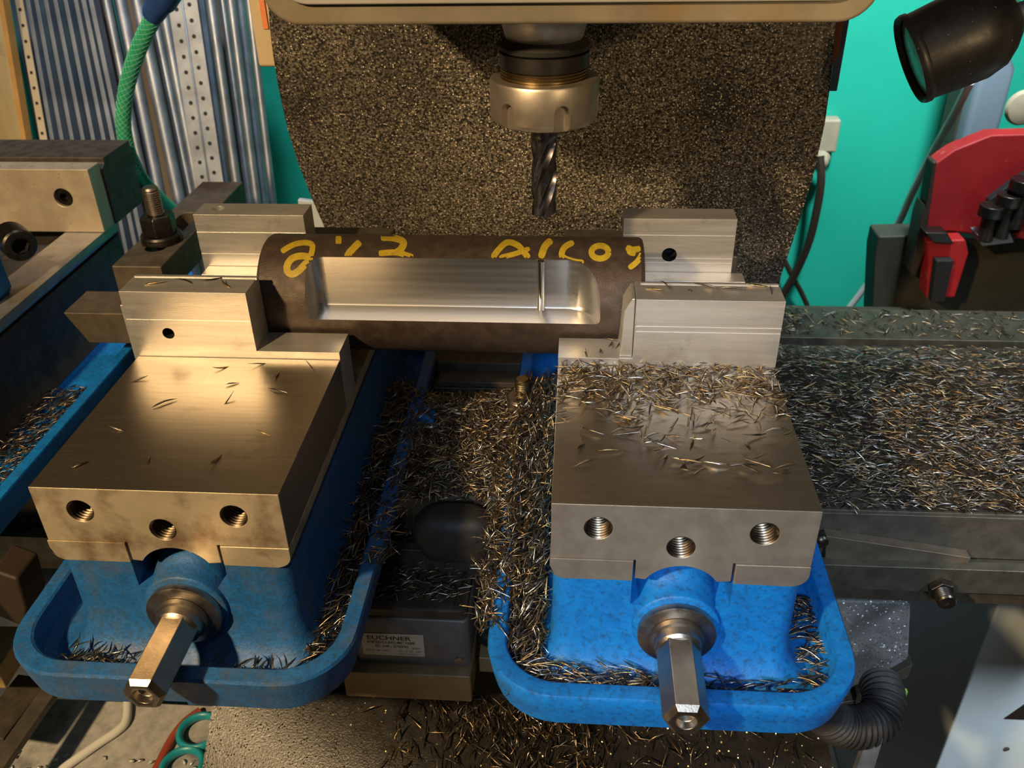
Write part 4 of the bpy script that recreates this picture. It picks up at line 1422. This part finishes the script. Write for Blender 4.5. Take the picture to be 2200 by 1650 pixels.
def mound(x0, x1, y0, y1, zf, nx=30, ny=24, drop=1.2):
    b = B()
    vs = []
    for j in range(ny + 1):
        for i in range(nx + 1):
            x, y = x0 + (x1 - x0) * i / nx, y0 + (y1 - y0) * j / ny
            e = min(i, nx - i, j, ny - j)
            z = zf(x, y) - drop + rnd.uniform(-0.8, 0.8)
            vs.append((x, y, z if e > 0 else 0.2 + (zf(x, y) * 0.2)))
    fs = [(j * (nx + 1) + i, j * (nx + 1) + i + 1, (j + 1) * (nx + 1) + i + 1, (j + 1) * (nx + 1) + i) for j in range(ny) for i in range(nx)]
    return b.add(vs, fs)


def keep(pts, fn):
    return np.array([q for q in pts if fn(*q)])


GOLD = (0.35, 0.45, 0.2)
# 1 heap on the right part of the table


def hz1(x, y):
    e = min(1, max(0, (x - 194) / 22)) * min(1, max(0, (y - 172) / 24)) * min(1, max(0, (436 - y) / 60))
    return e * (7 + 5 * math.sin(x * 0.021 + 1) * math.sin(y * 0.024) + 3 * math.sin(x * 0.05 + y * 0.04)) + 0.5


pts = area(7600, 192, 560, 172, 432, hz1, 21, 5.5)
pts = keep(pts, lambda x, y, z: rnd.random() < (1.0 if y < 340 else 0.55))
tag(chips('steel_chips', pts, weights=(0.55, 0.28, 0.17), length=(8, 17), yaw=-0.15, seed=31, base=mound(194, 560, 174, 400, hz1)),
    'wide heap of needle-like steel chips on the table right of the right vise', 'chips', kind='stuff')
pts = np.concatenate([area(330, 190, 520, 462, 522, lambda x, y: 0.3, 22, 2.0), area(160, 185, 270, 462, 520, lambda x, y: 0.3, 23, 5)])
tag(chips('steel_chips', pts, weights=(0.6, 0.3, 0.1), length=(7, 15), seed=32), 'sparse chips on the rear strip of the table by the turquoise wall', 'chips', kind='stuff')


# 2 heap between the two front vises
def hz2(x, y):
    e = min(1, max(0, (y - 166) / 26)) * min(1, max(0, (325 - y) / 50))
    return e * (14 + 16 * min(1, max(0, (x + 118) / 80)) + 4 * math.sin(x * 0.09) * math.sin(y * 0.07)) + 0.6


pts = area(3300, -128, -34, 166, 312, hz2, 24, 7)
tag(chips('steel_chips', pts, weights=(0.52, 0.3, 0.18), length=(8, 17), pitch=0.35, seed=33, base=mound(-126, -36, 168, 322, hz2, 20, 24)),
    'heap of dark and straw-coloured chips between the left and right vises', 'chips', kind='stuff')
# chips packed in the trough on the left side of the right vise


def hz3(x, y):
    return 10 + 16 * min(1, max(0, (y + 15) / 90)) + 14 * min(1, max(0, (y - 90) / 120))


pts = area(2900, -37, 2, -20, 290, hz3, 25, 11)
pts = keep(pts, lambda x, y, z: not (x > -3 and z < 84) and (x > -30 or y > 30))
tag(chips('steel_chips', pts, weights=GOLD, length=(8, 17), pitch=0.5, yaw=1.2, seed=34, base=mound(-30, -1, -18, 290, hz3, 6, 40)),
    'chips packed along the left side of the right vise', 'chips', kind='stuff')
pts = np.concatenate([area(270, -26, 66, -30, -15, lambda x, y: 12, 26, 14), area(90, 90, 178, -30, -16, lambda x, y: 11, 27, 10), area(170, 160, 180, -20, 60, lambda x, y: 9, 28, 7)])
tag(chips('steel_chips', pts, weights=(0.55, 0.3, 0.15), length=(9, 18), yaw=0.0, seed=35), 'loose chips along the front trough of the right vise', 'chips', kind='stuff')
g_ = np.random.default_rng(8)
pts = np.array([(g_.normal(-42, 5), y, 27 + g_.uniform(0, 1) ** 1.5 * 9 - max(0, 0) ) for y in g_.uniform(5, 175, 420)])
tag(chips('steel_chips', pts, weights=GOLD, length=(9, 18), pitch=0.5, seed=51), 'straw-coloured chips hanging over the left rim of the right vise', 'chips', kind='stuff')
pts = np.array([(x, y, 141 + g_.uniform(0, 1) ** 2 * 4) for x, y in zip(g_.uniform(0, 152, 520), 154 - np.abs(g_.normal(0, 30, 520))) if 40 < y < 154])
tag(chips('steel_chips', pts, weights=(0.5, 0.35, 0.15), length=(8, 16), width=(0.8, 1.4), seed=52), 'small chips strewn over the rear half of the right vise slide', 'chips', kind='stuff')
# trough on the right of the left vise
pts = np.concatenate([area(1300, -158, -134, -18, 300, lambda x, y: 9 + 0.04 * max(0, y), 29, 12), area(260, -133, -114, 60, 290, lambda x, y: 28.5, 61, 3)])
pts = np.concatenate([pts, area(75, -318, -255, -28, -16, lambda x, y: 12, 30, 12), area(45, -215, -140, -30, -18, lambda x, y: 11, 63, 9)])
tag(chips('steel_chips', pts, weights=(0.7, 0.2, 0.1), length=(9, 18), pitch=0.4, yaw=1.1, seed=36), 'chips in the dark trough around the left vise', 'chips', kind='stuff')
pts = area(900, -495, -445, 60, 300, lambda x, y: 9, 37, 9)
tag(chips('steel_chips', pts, weights=(0.75, 0.2, 0.05), length=(9, 18), yaw=1.0, seed=37), 'dark chips in the trough of the far left vise', 'chips', kind='stuff')
# on the switch and on the front apron
pts = np.concatenate([area(300, -160, -72, 116, 176, lambda x, y: -62.5, 38, 4), area(380, -150, -40, 150, 190, lambda x, y: -58 + (y - 150) * 0.8, 39, 8)])
tag(chips('steel_chips', pts, weights=(0.6, 0.15, 0.25), length=(8, 16), yaw=0.5, seed=38), 'chips lying on top of the limit switch', 'chips', kind='stuff')


def hz4(x, y):
    return -163 - (108 - y) * (0.66 - 0.56 * min(1, (x - ex0) / (ex1 - ex0) * 1.9)) - 0.0009 * (108 - y) ** 2 + 1.5


g_ = np.random.default_rng(5)
cx = np.concatenate([g_.normal(-15, 48, 520), g_.uniform(-130, 215, 330)])
cy = np.concatenate([g_.normal(84, 24, 520), g_.uniform(10, 104, 330)])
pts = np.array([(x, y, hz4(x, y) + 1.2 + g_.uniform(0, 1) ** 2 * 7) for x, y in zip(cx, cy) if -160 < x < 220 and -70 < y < 104])
tag(chips('steel_chips', pts, weights=(0.45, 0.45, 0.1), length=(10, 22), yaw=1.5, pitch=0.3, seed=39), 'chips scattered on the front rubber apron below the right vise', 'chips', kind='stuff')
pts = area(900, -620, -200, -250, 120, lambda x, y: -299.5, 40, 3)
tag(chips('bright_shavings', pts, mats=('shaving',), weights=(1,), length=(4, 9), width=(1.8, 3.6), seed=40), 'bright shavings scattered on the chip tray at lower left', 'shavings', kind='stuff')

# single chips that can be picked out on the vise slides
proto = []
for k in range(14):
    o = chips('steel_chip', [(0, 0, 0)], mats=(('chip_a', 'chip_b', 'chip_c', 'chip_b')[k % 4],), weights=(1,), length=(9, 19), width=(1.2, 2.1), pitch=0.12, seed=100 + k)
    proto.append(o)
used = [False] * len(proto)


def lay(x, y, z, label, group):
    k = rnd.randrange(len(proto))
    if used[k]:
        o = proto[k].copy()
        COL.objects.link(o)
    else:
        o = proto[k]
        used[k] = True
    o.location = (x * S, y * S, z * S)
    o.rotation_euler = (rnd.gauss(0, 0.06), rnd.gauss(0, 0.06), rnd.uniform(0, 2 * PI))
    tag(o, label, 'chip', group)


placed = 0
while placed < 262:
    u = rnd.random()
    if u < 0.80:
        y = 151 - abs(rnd.gauss(0, 34))
        x = rnd.uniform(0, 151)
    else:
        y = rnd.uniform(30, 120)
        x = rnd.uniform(10, 151)
        if rnd.random() < 0.6:
            x = 20 + (118 - y) * 0.75 + rnd.gauss(0, 4)
    if 4 < y < 152 and 1 < x < 151:
        lay(x, y, 141.0 + (rnd.random() ** 3) * 5, 'slim curled steel chip lying on the slide of the right vise', 'chips on the slide of the right vise')
        placed += 1
for x, y in ((14, 120), (70, 140), (96, 146), (112, 132), (30, 60), (46, 92), (88, 96), (120, 110), (62, 28), (22, 22), (126, 60), (104, 30), (84, 118), (136, 140)):
    lay(XL + x, y, 141.0, 'lone dark chip on the bare slide of the left vise', 'chips on the slide of the left vise')
for x, y in ((66, 170), (74, 176), (90, 168), (102, 176), (120, 172), (138, 178), (146, 170)):
    lay(x, y, 194.0, 'chip lying on top of the right front jaw plate', 'chips on the right front jaw plate')
for x, y in ((20, 168), (40, 172), (60, 176), (74, 166)):
    lay(XL + x, y, 194.0, 'chip lying on top of the left front jaw plate', 'chips on the left front jaw plate')
for x, y, z in ((30, 165, 147), (38, 172, 148), (44, 168, 151), (20, 160, 147), (36, 176, 150)):
    lay(x, y, z, 'chip caught on the low shelf of the right front jaw', 'chips on the low jaw shelf')
for k, o in enumerate(proto):
    if not used[k]:
        bpy.data.objects.remove(o)
